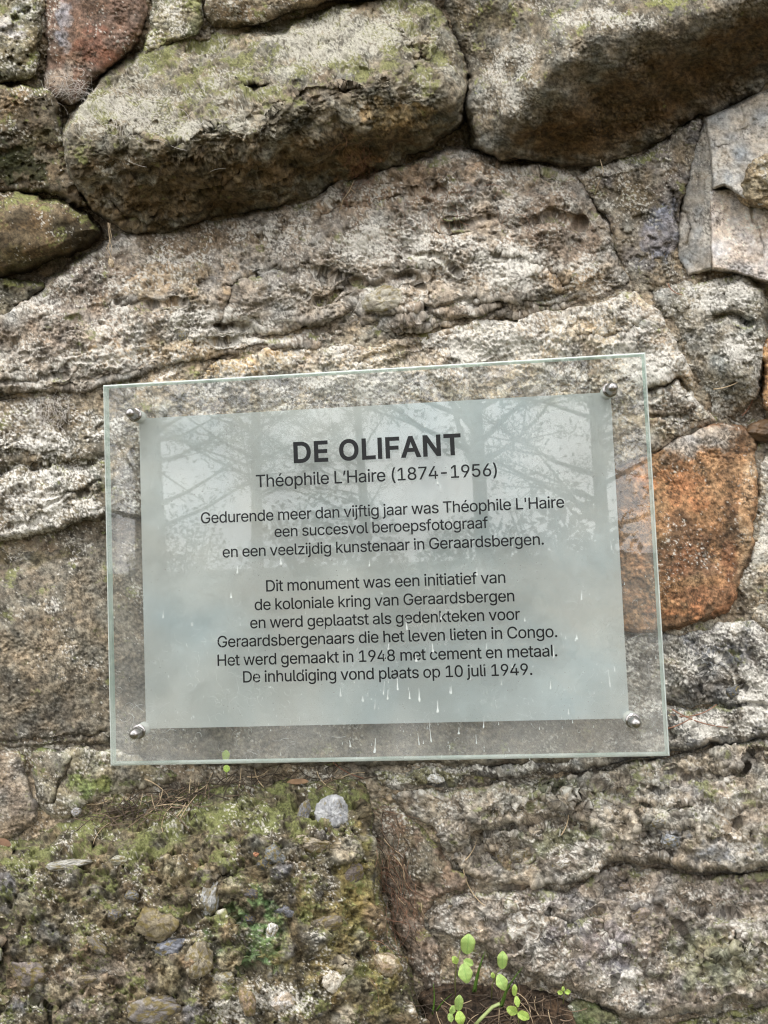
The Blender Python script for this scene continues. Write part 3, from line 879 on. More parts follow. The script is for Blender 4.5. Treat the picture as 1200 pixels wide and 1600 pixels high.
build_patch('stone', [(680, 1404), (742, 1392), (800, 1394), (900, 1388), (950, 1354), (1030, 1352), (1060, 1360), (1100, 1370), (1200, 1360), (1305, 1368), (1305, 1562), (1200, 1556), (1120, 1572), (1060, 1587), (1000, 1592), (960, 1582), (930, 1556), (862, 1542), (800, 1512), (772, 1482), (690, 1472), (660, 1440)],
            [(780, 1420, 12), (860, 1440, 24), (900, 1500, 28), (960, 1450, 18), (1000, 1395, 6), (950, 1540, 24), (1040, 1560, 30), (1100, 1520, 32), (1200, 1500, 30), (1200, 1420, 22), (1100, 1420, 22), (700, 1440, -8), (730, 1405, -6), (1290, 1400, 15), (1000, 1490, 24), (800, 1480, 8), (900, 1400, 4), (1040, 1440, 30), (1070, 1470, 10)],
            dict(sat=0.62, knobbly=1.1, col=(156, 142, 122), col2=(140, 128, 114), lichen=0.74, moss=0.55, amp=(12, 13, 3.8, 12), edge=(12, 34), pitted=5, steps=[([(700, 1500), (850, 1474), (1000, 1506), (1200, 1470)], 15, 4, 24), ([(760, 1428), (900, 1446), (1060, 1412), (1200, 1432)], 14, 4, 22), ([(900, 1545), (1000, 1540), (1110, 1548)], 10, 4, 18)], c=12,
                 lichen_blobs=[(820, 1450, 50, 30), (960, 1530, 60, 30)],
                 blobs=[(1130, 1500, 110, 60, (134, 130, 90), 0), (960, 1480, 60, 50, (146, 136, 136), 0), (870, 1460, 30, 20, (110, 104, 108), 0), (900, 1410, 60, 20, (150, 140, 132), 0)],
                 cracks=[([(950, 1450), (980, 1470), (1000, 1500), (1010, 1540)], 16, 6), ([(1020, 1420), (1060, 1450), (1090, 1490), (1100, 1520)], 16, 7), ([(860, 1430), (900, 1440), (940, 1430)], 14, 6),
                         ([(1060, 1400), (1100, 1430), (1160, 1430)], 14, 6), ([(780, 1490), (830, 1450), (810, 1410)], 10, 5), ([(1130, 1470), (1160, 1500), (1190, 1530)], 14, 5)],
                 pits=[(965, 1530, 14, 12, 20), (1065, 1490, 16, 12, 18), (940, 1555, 12, 8, 14)]),
            label='lumpy purple grey stone at the bottom right', seed=24)
build_patch('stone', [(1000, 1606), (1060, 1596), (1200, 1568), (1305, 1572), (1305, 1715), (900, 1715), (940, 1630)],
            [(1050, 1620, -8), (1200, 1600, -4), (1290, 1650, 0), (1000, 1690, -4)],
            dict(col=(128, 120, 98), col2=(108, 102, 84), lichen=0.65, moss=0.7, pitted=8, edge=(12, 26)), label='dark stone in the bottom right corner', seed=25)
build_patch('stone', [(878, 1568), (930, 1564), (962, 1590), (990, 1640), (990, 1715), (884, 1715)],
            [(900, 1580, -2), (940, 1585, 2), (930, 1650, 4)],
            dict(col=(104, 106, 74), col2=(92, 96, 62), moss=0.9, moss_col=(98, 112, 58), lichen=0.5, pitted=6, edge=(10, 24)), label='small moss grown stone at the bottom behind the seedlings', seed=26)
build_patch('stone', [(582, 1238), (640, 1275), (680, 1310), (705, 1350), (742, 1382), (690, 1402), (662, 1440), (690, 1475), (690, 1540), (660, 1562), (640, 1500), (605, 1425), (600, 1385), (588, 1310)],
            [(610, 1280, -10), (650, 1320, -2), (690, 1370, -4), (620, 1380, -16), (650, 1480, -12), (630, 1440, -18), (600, 1300, -18), (670, 1530, -14)],
            dict(col=(138, 118, 98), col2=(112, 96, 80), lichen=0.6, moss=0.5, amp=(9, 10, 3.4, 7), edge=(10, 22), pitted=8,
                 blobs=[(650, 1350, 60, 50, (116, 108, 88), 0)], aniso=(1, 1.8, 1)), label='recessed brown stone in the upright joint at the bottom centre', seed=27)
# lower left
build_patch('stone', [(-100, 1174), (0, 1172), (40, 1168), (46, 1230), (64, 1282), (40, 1302), (0, 1322), (-100, 1335)],
            [(0, 1200, 8), (30, 1210, 6), (20, 1270, 12), (-80, 1260, 10), (50, 1280, 0)],
            dict(col=(146, 132, 112), col2=(128, 116, 102), lichen=0.62, moss=0.55, edge=(14, 28), grain=0.6), label='small brown grey stone at the left edge below the plaque', seed=28)
build_patch('stone', [(48, 1170), (112, 1166), (170, 1166), (262, 1202), (335, 1212), (190, 1240), (82, 1284), (66, 1272), (52, 1222)],
            [(80, 1200, 10), (140, 1195, 14), (200, 1215, 4), (100, 1250, 8), (70, 1270, 0), (280, 1210, -4)],
            dict(col=(138, 130, 104), col2=(124, 116, 98), lichen=0.62, moss=0.72, moss_col=(112, 124, 52), edge=(12, 26), blobs=[(150, 1225, 50, 18, (110, 124, 50), 0)],
                 cracks=[([(108, 1180), (104, 1220), (80, 1250)], 10, 3)]), label='greenish grey stone under the lower left plaque corner', seed=29)
PEB = [(128, 118, 92), (112, 106, 92), (150, 138, 104), (104, 102, 104), (140, 122, 88), (160, 150, 128), (96, 92, 84), (134, 112, 82)]
build_patch('stone', [(-100, 1338), (-10, 1328), (40, 1304), (70, 1288), (200, 1238), (330, 1214), (470, 1211), (566, 1213), (581, 1250), (583, 1310), (597, 1390), (602, 1430), (634, 1500), (648, 1560), (672, 1610), (692, 1700), (692, 1715), (-100, 1715)],
            [(70, 1292, 6), (200, 1242, 2), (330, 1220, 0), (470, 1217, 0), (560, 1219, 8), (200, 1290, 36), (350, 1265, 36), (470, 1255, 34), (100, 1320, 40),
             (50, 1345, 66), (120, 1356, 80), (250, 1345, 82), (350, 1322, 80), (450, 1310, 82), (545, 1300, 66), (570, 1260, 34),
             (50, 1450, 90), (200, 1450, 100), (350, 1430, 98), (500, 1420, 94), (590, 1440, 50), (100, 1550, 98), (300, 1550, 104), (500, 1550, 100), (620, 1560, 66), (660, 1640, 46), (300, 1700, 108), (500, 1700, 104), (-90, 1400, 66), (-90, 1600, 84)],
            dict(col=(104, 93, 66), col2=(86, 78, 58), lichen=0.52, sat=0.74, moss=0.82, moss_col=(116, 122, 54), amp=(15, 15, 3.8, 8), pebble_line=[(-100, 1350), (60, 1322), (200, 1318), (350, 1290), (470, 1275), (700, 1270)], edge=(18, 60), pitted=9, c=14,
                 pebbles=(46, 17), pebble_cols=PEB, grain=0.85,
                 lichen_blobs=[(440, 1560, 90, 40), (350, 1585, 60, 30)],
                 blobs=[(400, 1460, 60, 60, (96, 124, 66), 0, 1.0, 0.95), (520, 1470, 80, 90, (132, 116, 60), 0), (560, 1400, 40, 120, (128, 116, 54), 0), (120, 1530, 160, 60, (132, 116, 96), 0), (300, 1270, 260, 34, (104, 104, 56), -4), (600, 1540, 30, 60, (134, 122, 58), 0)],
                 cracks=[([(215, 1480), (225, 1455), (220, 1420)], 14, 5), ([(55, 1560), (75, 1580), (80, 1600)], 20, 6), ([(140, 1555), (160, 1530), (190, 1540)], 16, 5), ([(300, 1440), (360, 1420), (375, 1440)], 16, 6)],
                 pits=[(395, 1515, 22, 16, 22), (528, 1500, 12, 8, 20), (182, 1548, 16, 8, 18), (0, 1500, 14, 60, 26), (345, 1370, 14, 10, 16), (216, 1400, 10, 18, 18)]),
            label='mossy yellow brown block of pebbly concrete at the bottom left', seed=30)


# dark hollow piece of wood wedged in the joint at the right
def chunk(name, u, v, rx, ry, rz, h, mat, cols, seed, parent=wall, rot=0.0, amp=0.11, facets=9, label=None, n=34, film=0.0):
    """an angular pebble or lump: an ellipsoid cut by random planes, pressed into the surface"""
    th, ph = np.meshgrid(np.linspace(0, math.pi, n), np.linspace(0, 2 * math.pi, 2 * n, endpoint=False), indexing='ij')
    D = np.stack([np.sin(th) * np.cos(ph), np.sin(th) * np.sin(ph), np.cos(th)], -1).reshape(-1, 3)
    r = np.random.default_rng(seed)
    rad = np.ones(len(D))
    for _ in range(facets):
        nn = r.normal(size=3)
        nn /= np.linalg.norm(nn)
        off = r.uniform(0.62, 0.9)
        dd = D @ nn
        rad = np.minimum(rad, np.where(dd > 0.05, off / np.maximum(dd, 0.05), 9))
    rad = np.minimum(rad, 1.0)
    rad *= 1 + amp * 1.3 * fbm(D * 2.0 + seed, 3, seed) + amp * 0.45 * fbm(D * 8 + seed, 3, seed + 4)
    p = D * rad[:, None] * np.array([rx, ry, rz])
    a = math.radians(rot)
    x = p[:, 0] * math.cos(a) - p[:, 1] * math.sin(a)
    y = p[:, 0] * math.sin(a) + p[:, 1] * math.cos(a)
    W = at_h(u + x, v + y, h + p[:, 2])
    idg = np.arange(len(D)).reshape(th.shape)
    nxt = np.roll(idg, -1, axis=1)
    quads = np.stack([idg[:-1].ravel(), idg[1:].ravel(), nxt[1:].ravel(), nxt[:-1].ravel()], 1)
    P = D * 40 + seed * 9
    c1, c2 = np.array(lin(*cols[0])), np.array(lin(*cols[1]))
    k = ss(-0.15, 0.3, fbm(P / 26, 4, seed + 2))[:, None]
    C = c1 * (1 - k) + c2 * k
    C = C * (1 + 0.55 * fbm(P / 5, 3, seed + 3, 0.65) + 0.35 * gn(P / 1.9, seed + 9))[:, None]
    lum = C @ np.array([0.3, 0.59, 0.11])
    C = lum[:, None] + (C - lum[:, None]) * 0.62
    fm = ss(0.02, 0.3, fbm(P / 15 + 4, 4, seed + 11, 0.6) - 0.16 * D[:, 2] + film)
    C = C * (1 - fm[:, None] * 0.85) + np.array(lin(116, 104, 64)) * fm[:, None] * 0.85
    C = np.clip(C, 0.01, 0.75)
    o = link(name, np_mesh(name, W, quads, C), mat, parent)
    if label:
        o['label'] = label
    return o


def pebble(u, v, rx, ry, rz, cols, seed, rot=0, sink=0.35, label=None, **k):
    return chunk('pebble', u, v, rx, ry, rz, top(u, v) - rz * sink, M_PEBBLE, cols, seed, rot=rot, label=label, **k)


chunk('wood_knot', 1200, 672, 34, 17, 20, -2, M_KNOT, ((70, 52, 30), (50, 38, 22)), 91, rot=-4, amp=0.12, facets=3, label='dark brown wooden plug wedged in the joint')
CONG = [
    (522, 1275, 30, 30, 24, ((164, 166, 168), (136, 138, 142)), 20, 'largest pale grey pebble on the concrete block'),
    (475, 1272, 10, 22, 14, ((120, 120, 122), (96, 96, 98)), 15, None),
    (485, 1318, 28, 14, 16, ((152, 138, 112), (132, 116, 94)), 8, None),
    (330, 1400, 16, 34, 20, ((156, 158, 158), (130, 122, 100)), 14, 'tall bluish grey pebble in the concrete block'),
    (430, 1338, 18, 18, 16, ((118, 122, 122), (100, 102, 98)), 0, None),
    (412, 1352, 12, 10, 12, ((74, 76, 78), (88, 88, 86)), 0, None),
    (446, 1420, 22, 16, 16, ((112, 114, 124), (84, 84, 90)), -6, 'blue grey pebble in the middle of the concrete block'),
    (390, 1437, 13, 9, 11, ((80, 80, 92), (64, 64, 70)), 10, None),
    (392, 1397, 12, 9, 11, ((84, 80, 84), (66, 64, 66)), 10, None),
    (265, 1480, 28, 17, 16, ((130, 134, 148), (96, 100, 112)), -12, 'dark blue grey pebble at the lower left of the concrete block'),
    (205, 1400, 12, 9, 10, ((112, 112, 112), (92, 90, 88)), 0, None),
    (177, 1430, 13, 11, 12, ((116, 112, 112), (96, 92, 90)), 0, None),
    (440, 1565, 20, 14, 14, ((196, 188, 180), (172, 150, 120)), -10, 'pink white pebble at the bottom of the concrete block'),
    (520, 1530, 18, 24, 16, ((208, 198, 178), (190, 176, 150)), 20, 'cream coloured pebble low on the concrete block'),
    (602, 1512, 26, 22, 18, ((178, 160, 126), (150, 124, 86)), 30, 'tan pebble at the lower right corner of the concrete block'),
    (548, 1365, 20, 26, 12, ((126, 112, 104), (112, 98, 88)), 24, None),
    (508, 1445, 26, 15, 12, ((130, 116, 94), (112, 100, 80)), -20, None),
    (245, 1440, 34, 30, 18, ((134, 120, 84), (118, 104, 78)), 0, None),
    (310, 1500, 22, 28, 16, ((150, 138, 110), (122, 110, 84)), 10, None),
    (150, 1478, 22, 10, 10, ((116, 106, 88), (100, 92, 80)), 38, None),
    (100, 1352, 42, 8, 16, ((160, 158, 148), (138, 134, 120)), -8, 'flat grey stone flake on the concrete block edge'),
    (190, 1345, 20, 9, 12, ((150, 148, 128), (130, 126, 100)), 0, None),
    (130, 1530, 30, 14, 14, ((150, 134, 106), (126, 112, 92)), -16, None),
    (45, 1520, 30, 22, 18, ((128, 114, 104), (108, 98, 90)), 10, None),
    (350, 1530, 18, 13, 12, ((154, 148, 128), (120, 116, 104)), 0, None),
    (385, 1565, 14, 24, 14, ((150, 122, 86), (126, 112, 90)), -14, None),
    (240, 1580, 40, 24, 18, ((134, 126, 120), (112, 104, 98)), -6, None),
    (425, 1455, 9, 14, 10, ((196, 194, 186), (150, 146, 136)), 12, None),
    (400, 1335, 5, 4, 5, ((200, 120, 56), (170, 100, 52)), 0, 'tiny orange chip in the concrete block'),
]
for k, (u, v, rx, ry, rz, cols, rot, lb) in enumerate(CONG):
    pebble(u, v, rx * 1.05, ry * 1.05, rz, cols, 200 + k, rot, 0.42 if k != 0 else 0.3, lb, film=-0.3 if lb and ('pale' in lb or 'white' in lb or 'cream' in lb) else (-0.05 if lb else 0.12))
for k, (u, v, rx, ry, rz, cols, rot) in enumerate([
        (1050, 1312, 18, 13, 14, ((150, 154, 160), (112, 116, 124)), 5), (810, 1335, 20, 14, 16, ((160, 152, 130), (136, 126, 104)), 10), (878, 1350, 16, 9, 12, ((196, 190, 180), (166, 154, 138)), -14),
        (780, 1332, 10, 9, 10, ((150, 140, 124), (124, 114, 98)), 0), (1030, 1285, 14, 9, 12, ((140, 136, 128), (120, 116, 108)), 0), (1147, 1082, 13, 12, 12, ((96, 98, 100), (80, 82, 84)), 20),
        (682, 1218, 14, 9, 8, ((200, 200, 196), (168, 164, 156)), 10), (285, 527, 8, 11, 8, ((112, 110, 100), (94, 92, 84)), 0), (600, 470, 34, 24, 20, ((164, 156, 132), (140, 130, 108)), -10),
        (1000, 1430, 18, 12, 10, ((150, 132, 116), (130, 114, 102)), -20), (975, 1385, 10, 8, 8, ((150, 130, 112), (136, 120, 106)), 0), (1000, 730, 1, 1, 1, ((150, 130, 112), (136, 120, 106)), 0)][:-1]):
    pebble(u, v, rx, ry, rz, cols, 300 + k, rot, 0.35)

# soil pocket at the bottom between the stones
soil = build_patch('soil', [(650, 1548), (700, 1536), (790, 1536), (870, 1556), (900, 1580), (905, 1715), (690, 1715), (668, 1610)],
                   [(700, 1545, -14), (800, 1545, -12), (870, 1570, -6), (700, 1600, 16), (800, 1600, 20), (880, 1620, 12), (780, 1700, 50)],
                   dict(col=(74, 58, 42), col2=(58, 46, 34), amp=(6, 7, 4, 3), edge=(8, 20), grain=0.9, lichen=0), M_MORTAR, seed=31, parent=None)
tag(soil, kind='structure')


# ------------------------------------------------------------------ things lying and growing on the wall
def V3(u, v, h):
    p = at_h(u, v, h)
    return Vector((float(p[0]), float(p[1]), float(p[2])))


def fibre(bm, u, v, ang, length, r, curve=0.2, lift=2.0, n=6, sides=4, hang=False, h0=None):
    """a needle or fibre lying on the surface; sizes in photo pixels"""
    pts = []
    a = math.radians(ang)
    for i in range(n):
        t = i / (n - 1) - 0.5
        b = a + curve * t
        x = u + math.cos(b) * length * t
        y = v - math.sin(b) * length * t
        pts.append([x, y])
    hs = [top(x, y) for x, y in pts]
    base = max(np.mean(hs), hs[n // 2]) if h0 is None else h0
    P = [V3(x, y, 0.35 * hh + 0.65 * base + lift + 2 * abs(t - 0.5)) for (x, y), hh, t in zip(pts, hs, np.linspace(0, 1, n))]
    add_tube(bm, P, r * PX, r * PX * 0.6, sides)


def tones(bm, per=22):
    q = random.Random(11)
    bm.faces.ensure_lookup_table()
    pick = [q.choices((0, 1, 2), (5, 5, 1.3))[0] for _ in range(len(bm.faces) // per + 1)]
    for i, f in enumerate(bm.faces):
        f.material_index = pick[i // per]


# needle litter on the ledge below the plaque
bm = bmesh.new()
R = random.Random(3)
for _ in range(190):
    t = R.random()
    u = R.gauss(265, 62) if R.random() < 0.62 else R.uniform(150, 580)
    line = 1290 - (u - 110) * 0.26 if u < 400 else 1214
    v = line + R.gauss(2, 12) if u < 400 else line + R.gauss(2, 7)
    fibre(bm, u, v, R.gauss(20, 34) + (R.random() < 0.25) * 70, R.uniform(18, 56), R.uniform(0.6, 1.15), R.uniform(-0.7, 0.7), R.uniform(0, 5))
tones(bm)
o = link('pine_needle_litter', bm_mesh('pine_needle_litter', bm), [M_NEEDLE, M_NEEDLE_DARK, M_STRAW])
tag(o, 'brown pine needle litter caught on the ledge below the plaque', 'needles', kind='stuff')
bm = bmesh.new()
for _ in range(150):
    u, v = R.uniform(655, 900), R.uniform(1545, 1640)
    fibre(bm, u, v, R.uniform(0, 180), R.uniform(18, 52), R.uniform(0.6, 1.2), R.uniform(-0.8, 0.8), R.uniform(0, 9))
for _ in range(40):
    u, v = R.uniform(590, 640), R.uniform(1290, 1480)
    fibre(bm, u + (v - 1290) * 0.2, v, R.gauss(-70, 24), R.uniform(20, 50), R.uniform(0.5, 0.9), R.uniform(-0.8, 0.8), R.uniform(0, 4))
tones(bm)
o = link('needle_and_straw_litter', bm_mesh('needle_and_straw_litter', bm), [M_NEEDLE, M_NEEDLE_DARK, M_STRAW])
tag(o, 'dark needle and straw litter around the seedlings at the bottom', 'needles', kind='stuff')

# single dry needles
SINGLE = [
    (1085, 1118, 12, 78, 0.5, M_NEEDLE_RED, 'reddish pine needle fanning out from the plaque edge, uppermost'),
    (1092, 1128, -18, 92, 0.25, M_NEEDLE_RED, 'reddish pine needle sloping down to the right from the plaque edge'),
    (1062, 1132, 24, 46, 0.2, M_NEEDLE_RED, 'short reddish pine needle nearest the plaque corner'),
    (1140, 603, 20, 52, 0.3, M_STRAW, 'pale dry needle on the white lichened stone'),
    (1172, 672 - 38, 62, 40, 0.4, M_NEEDLE_RED, 'reddish needle above the dark wooden plug'),
    (545, 1208, -26, 60, 0.3, M_NEEDLE_RED, 'reddish needle beside the ledge end under the plaque'),
    (1052, 455, -38, 30, 0.6, M_NEEDLE_RED, 'short red needle right of the tan stone'),
    (885, 1290, 70, 34, 0.3, M_STRAW, 'short straw on the knobbly stone'),
    (735, 1390, -60, 70, 0.4, M_STRAW, 'long pale straw in the lower joint'),
    (738, 1330, 60, 36, 0.3, M_STRAW, 'pale straw on the knobbly stone left side'),
]
for u, v, a, ln, cv, mt, lb in SINGLE:
    bm = bmesh.new()
    fibre(bm, u, v, a, ln, 1.1, cv, 3, n=9)
    tag(link('dry_needle', bm_mesh('dry_needle', bm), mt), lb, 'needle', 'single dry needles on the wall')
# fallen brown leaf scrap and a red leaf scrap on the ledge
def scrap(name, u, v, w, hgt, mat, ang, label, cat):
    bm = bmesh.new()
    c = V3(u, v, top(u, v) + 4)
    n = 14
    ring_t, ring_b = [], []
    for k in range(n):
        a = 2 * math.pi * k / n
        x = w * math.cos(a) * (1 + 0.1 * math.sin(3 * a)); y = hgt * math.sin(a)
        xr = x * math.cos(ang) - y * math.sin(ang); yr = x * math.sin(ang) + y * math.cos(ang)
        ring_t.append(bm.verts.new(V3(u + xr, v + yr, top(u, v) + 5 + 0.02 * x * x / max(w, 1))))
        ring_b.append(bm.verts.new(V3(u + xr, v + yr, top(u, v) + 4 + 0.02 * x * x / max(w, 1))))
    bm.faces.new(ring_t)
    bm.faces.new(ring_b[::-1])
    for k in range(n):
        bm.faces.new((ring_t[k], ring_b[k], ring_b[(k + 1) % n], ring_t[(k + 1) % n]))
    return tag(link(name, bm_mesh(name, bm, False), mat), label, cat)


M_DRYLEAF = plain('dry_leaf', lin(140, 112, 86), 0.7, var=0.25, scale=140)
M_CHIP = plain('white_chip', lin(196, 194, 198), 0.8, var=0.2, scale=140)
scrap('dry_leaf', 465, 1221, 17, 4.5, M_DRYLEAF, -0.05, 'curled tan leaf scrap on the ledge under the plaque', 'leaf')
scrap('orange_leaf', 6, 1316, 12, 6, plain('orange_leaf', lin(124, 96, 76), 0.7, var=0.2), 0.3, 'small orange leaf scrap at the left edge', 'leaf')
o = chunk('white_stone_chip', 119, 1267, 8, 9, 7, top(119, 1267) + 2, M_PEBBLE, ((176, 174, 176), (150, 148, 152)), 401, parent=None, rot=20)
tag(o, 'small loose white stone chip among the needles on the ledge', 'stone chip')


# cobwebs and rootlets
def web(name, u, v, su, sv, n, mat, r, label, cat, seed, ang=None, length=(14, 40), curl=1.6):
    bm = bmesh.new()
    q = random.Random(seed)
    for _ in range(n):
        fibre(bm, q.gauss(u, su), q.gauss(v, sv), q.uniform(0, 180) if ang is None else q.gauss(ang, 25), q.uniform(*length), r * q.uniform(0.6, 1.2), q.uniform(-curl, curl), q.uniform(1, 6), n=7, sides=3)
    return tag(link(name, bm_mesh(name, bm), mat), label, cat)


web('cobweb', 112, 140, 18, 12, 60, M_WEB, 0.35, 'tangled pale cobweb hanging below the reddish brown stone', 'cobweb', 1)
web('cobweb', 78, 645, 20, 12, 75, M_WEB, 0.35, 'grey cobweb tangle on the lichened ledges left of the plaque', 'cobweb', 2)
web('cobweb', 700, 320, 60, 36, 55, M_ROOT, 0.32, 'brown rootlet and web tangle on the tan stone top', 'cobweb', 3)
web('rootlets', 560, 262, 14, 22, 70, M_ROOT, 0.35, 'brown rootlets under the mossy boulder', 'rootlets', 4, ang=80)
web('rootlets', 620, 1400, 16, 60, 60, M_ROOT, 0.45, 'reddish fine rootlets in the upright joint', 'rootlets', 5, ang=-65, length=(24, 70), curl=0.9)
web('cobweb', 210, 185, 44, 26, 70, M_WEB, 0.32, 'thin web threads on the left end of the mossy boulder', 'cobweb', 6)

# dry stalk with a seed hanging from the left joint
root = empty('hanging_stalk', V3(171, 352, 12), 'thin dry stalk with a pale seed hanging below the mossy boulder', 'stalk')
bm = bmesh.new()
q = random.Random(8)
for k in range(3):
    add_tube(bm, [V3(171 + q.uniform(-3, 3), 348, 10), V3(172 + q.uniform(-3, 3), 370, 14), V3(170 + q.uniform(-5, 5), 388, 17), V3(174 + q.uniform(-6, 6), 404, 19)], 0.5 * PX, 0.3 * PX, 4)
link('stalk', bm_mesh('stalk', bm), M_STRAW, root)
sd_ = chunk('seed', 174, 411, 5, 8, 5, 20, M_PEBBLE, ((196, 172, 132), (176, 148, 108)), 402, parent=root, rot=-10, n=14)
root = empty('hanging_straw', V3(545, 285, 10), 'thin pale straw hanging under the middle of the mossy boulder', 'straw')
bm = bmesh.new()
add_tube(bm, [V3(553, 282, 12), V3(546, 298, 18), V3(536, 312, 20), V3(530, 332, 20)], 0.8 * PX, 0.5 * PX, 5)
add_tube(bm, [V3(548, 295, 17), V3(556, 302, 20)], 0.5 * PX, 0.4 * PX, 4)
link('straw', bm_mesh('straw', bm), M_STRAW, root)
root = empty('hanging_straw', V3(940, 255, 4), 'short bent straw hanging under the brown overhang', 'straw')
bm = bmesh.new()
add_tube(bm, [V3(938, 250, 6), V3(943, 268, 14), V3(936, 285, 16), V3(930, 302, 14)], 0.8 * PX, 0.5 * PX, 5)
link('straw', bm_mesh('straw', bm), M_STRAW, root)


# seedlings
def leaf(parent, u, v, h, w, l, ang, mat, tilt=0.3, seed=0):
    """an oval leaf centred on photo pixel (u, v); l along its axis at angle ang (degrees, counterclockwise from right)"""
    a = math.radians(ang)
    bm = bmesh.new()
    n, mrow = 26, 14
    grid_t, grid_b = [], []
    shade = []
    lv = 0.82 + 0.25 * ((seed * 0.618 + u * 0.37) % 1.0)
    curl = 0.5 * ((seed * 0.414 + v * 0.29) % 1.0) - 0.1
    for i in range(n + 1):
        t = i / n
        hw = w * (math.sin(math.pi * min(max(t, 0.0), 1.0)) ** 0.62) * (1.0 - 0.12 * t) + 0.15
        rt, rb = [], []
        for j in range(mrow + 1):
            s = 2 * j / mrow - 1
            x, y = (t - 0.5) * l, s * hw
            hh = h + tilt * (t - 0.5) * l + 0.22 * abs(s) * hw + 0.035 * l * math.sin(math.pi * t) + 0.5 * math.sin(t * 8 + s * 3.5 + seed) * abs(s) + 0.25 * math.sin(t * 26) * abs(s)
            hh -= curl * l * max(0.0, t - 0.55) ** 2 * 4
            y *= 1 + 0.06 * math.sin(t * 11 + seed * 2.1)
            px = u + x * math.cos(a) - y * math.sin(a)
            py = v - (x * math.sin(a) + y * math.cos(a))
            rt.append(bm.verts.new(V3(px, py, hh + 0.35)))
            rb.append(bm.verts.new(V3(px, py, hh - 0.25)))
            vein = max(math.exp(-(s / 0.07) ** 2), 0.6 * math.exp(-(((t * 7.0 - abs(s) * 1.6) % 1.0 - 0.5) / 0.11) ** 2) * (1 - 0.5 * abs(s)))
            edge_ = 0.25 * max(0.0, abs(s) - 0.8) / 0.2
            fleck = 0.10 * math.sin(px * 1.7 + seed) * math.sin(py * 1.3 + 2 * seed)
            k_ = (lv * 1.04 - 0.30 * vein + fleck, lv - 0.16 * vein - 0.3 * edge_ + fleck, lv * 0.95 - 0.24 * vein - 0.5 * edge_ + fleck)
            shade += [k_, k_]
        grid_t.append(rt)
        grid_b.append(rb)
    for i in range(n):
        for j in range(mrow):
            bm.faces.new((grid_t[i][j], grid_t[i + 1][j], grid_t[i + 1][j + 1], grid_t[i][j + 1]))
            bm.faces.new((grid_b[i][j], grid_b[i][j + 1], grid_b[i + 1][j + 1], grid_b[i + 1][j]))
    for j, sgn in ((0, 1), (mrow, -1)):
        for i in range(n):
            f = (grid_t[i][j], grid_b[i][j], grid_b[i + 1][j], grid_t[i + 1][j])
            bm.faces.new(f if sgn > 0 else f[::-1])
    for i in (0, n):
        for j in range(mrow):
            bm.faces.new((grid_t[i][j], grid_b[i][j], grid_b[i][j + 1], grid_t[i][j + 1]))
    bmesh.ops.recalc_face_normals(bm, faces=bm.faces[:])
    me = bm_mesh('leaf', bm)
    at = me.color_attributes.new('tint', 'FLOAT_COLOR', 'POINT')
    at.data.foreach_set('color', np.array([(*k_, 1.0) for k_ in shade], np.float32).ravel())
    return link('leaf', me, mat, parent)


def stem(parent, pts, r, mat=None):
    bm = bmesh.new()
    add_tube(bm, [V3(*p) for p in pts], r * PX, r * PX * 0.7, 7)
    return link('stem', bm_mesh('stem', bm), mat or M_STEM, parent)


HS = 40
SEED = [
    ('tall seedling with two big rounded leaves stacked one above the other', (712, 1556),
     [[(712, 1560, 8), (711, 1535, 24), (713, 1508, HS), (719, 1485, HS + 4)]],
     [(731, 1475, HS + 8, 12.5, 33, 84, M_LEAF), (727, 1521, HS + 10, 11.5, 32, -78, M_LEAF), (711, 1500, HS + 6, 5.5, 14, 120, M_LEAF2), (732, 1504, HS + 6, 7, 17, -25, M_LEAF)]),
    ('seedling with one pointed upright leaf above a broad leaf, right of the tallest', (768, 1556),
     [[(768, 1560, 8), (769, 1540, 24), (775, 1522, HS), (783, 1512, HS)]],
     [(785, 1500, HS + 8, 8.8, 29, 88, M_LEAF), (784, 1535, HS + 8, 9.5, 28, -68, M_LEAF), (770, 1524, HS + 6, 3.6, 10, 100, M_LEAF2)]),
    ('low seedling with four pale oval leaves at the bottom left of the group', (714, 1592),
     [[(716, 1610, 16), (715, 1596, 28), (716, 1580, HS)]],
     [(717, 1567, HS + 8, 7.5, 26, 86, M_LEAF), (719, 1591, HS + 10, 8.2, 24, -80, M_LEAF2), (707, 1578, HS + 4, 5.2, 15, 80, M_LEAF), (704, 1590, HS + 4, 5.0, 15, -80, M_LEAF)]),
    ('low seedling with four small yellow green leaves at the right of the group', (806, 1590),
     [[(810, 1610, 16), (810, 1590, 28), (808, 1575, HS), (806, 1552, HS)]],
     [(804, 1547, HS + 6, 4.6, 19, 88, M_LEAF2), (808, 1565, HS + 8, 4.8, 18, -80, M_LEAF2), (800, 1579, HS + 8, 8, 19, 150, M_LEAF2), (818, 1587, HS + 8, 8, 21, -28, M_LEAF2)]),
    ('tiny three leaved seedling alone on the right beside the moss', (880, 1560),
     [[(880, 1568, 0), (881, 1556, 10), (881, 1550, 16)]],
     [(875, 1551, 20, 3.8, 9, 165, M_LEAF2), (887, 1550, 20, 4.2, 10, 5, M_LEAF2), (880, 1545, 19, 2.6, 8, 95, M_LEAF2)]),
]
for lb, base, stems, leaves in SEED:
    root = empty('seedling', V3(base[0], base[1], 8), lb, 'seedling', 'green seedlings in the soil pocket')
    for s in stems:
        stem(root, s, 1.1)
    for k, (u, v, h, w, l, a, mt) in enumerate(leaves):
        leaf(root, u, v, h, w, l, a, mt, 0.25, k)
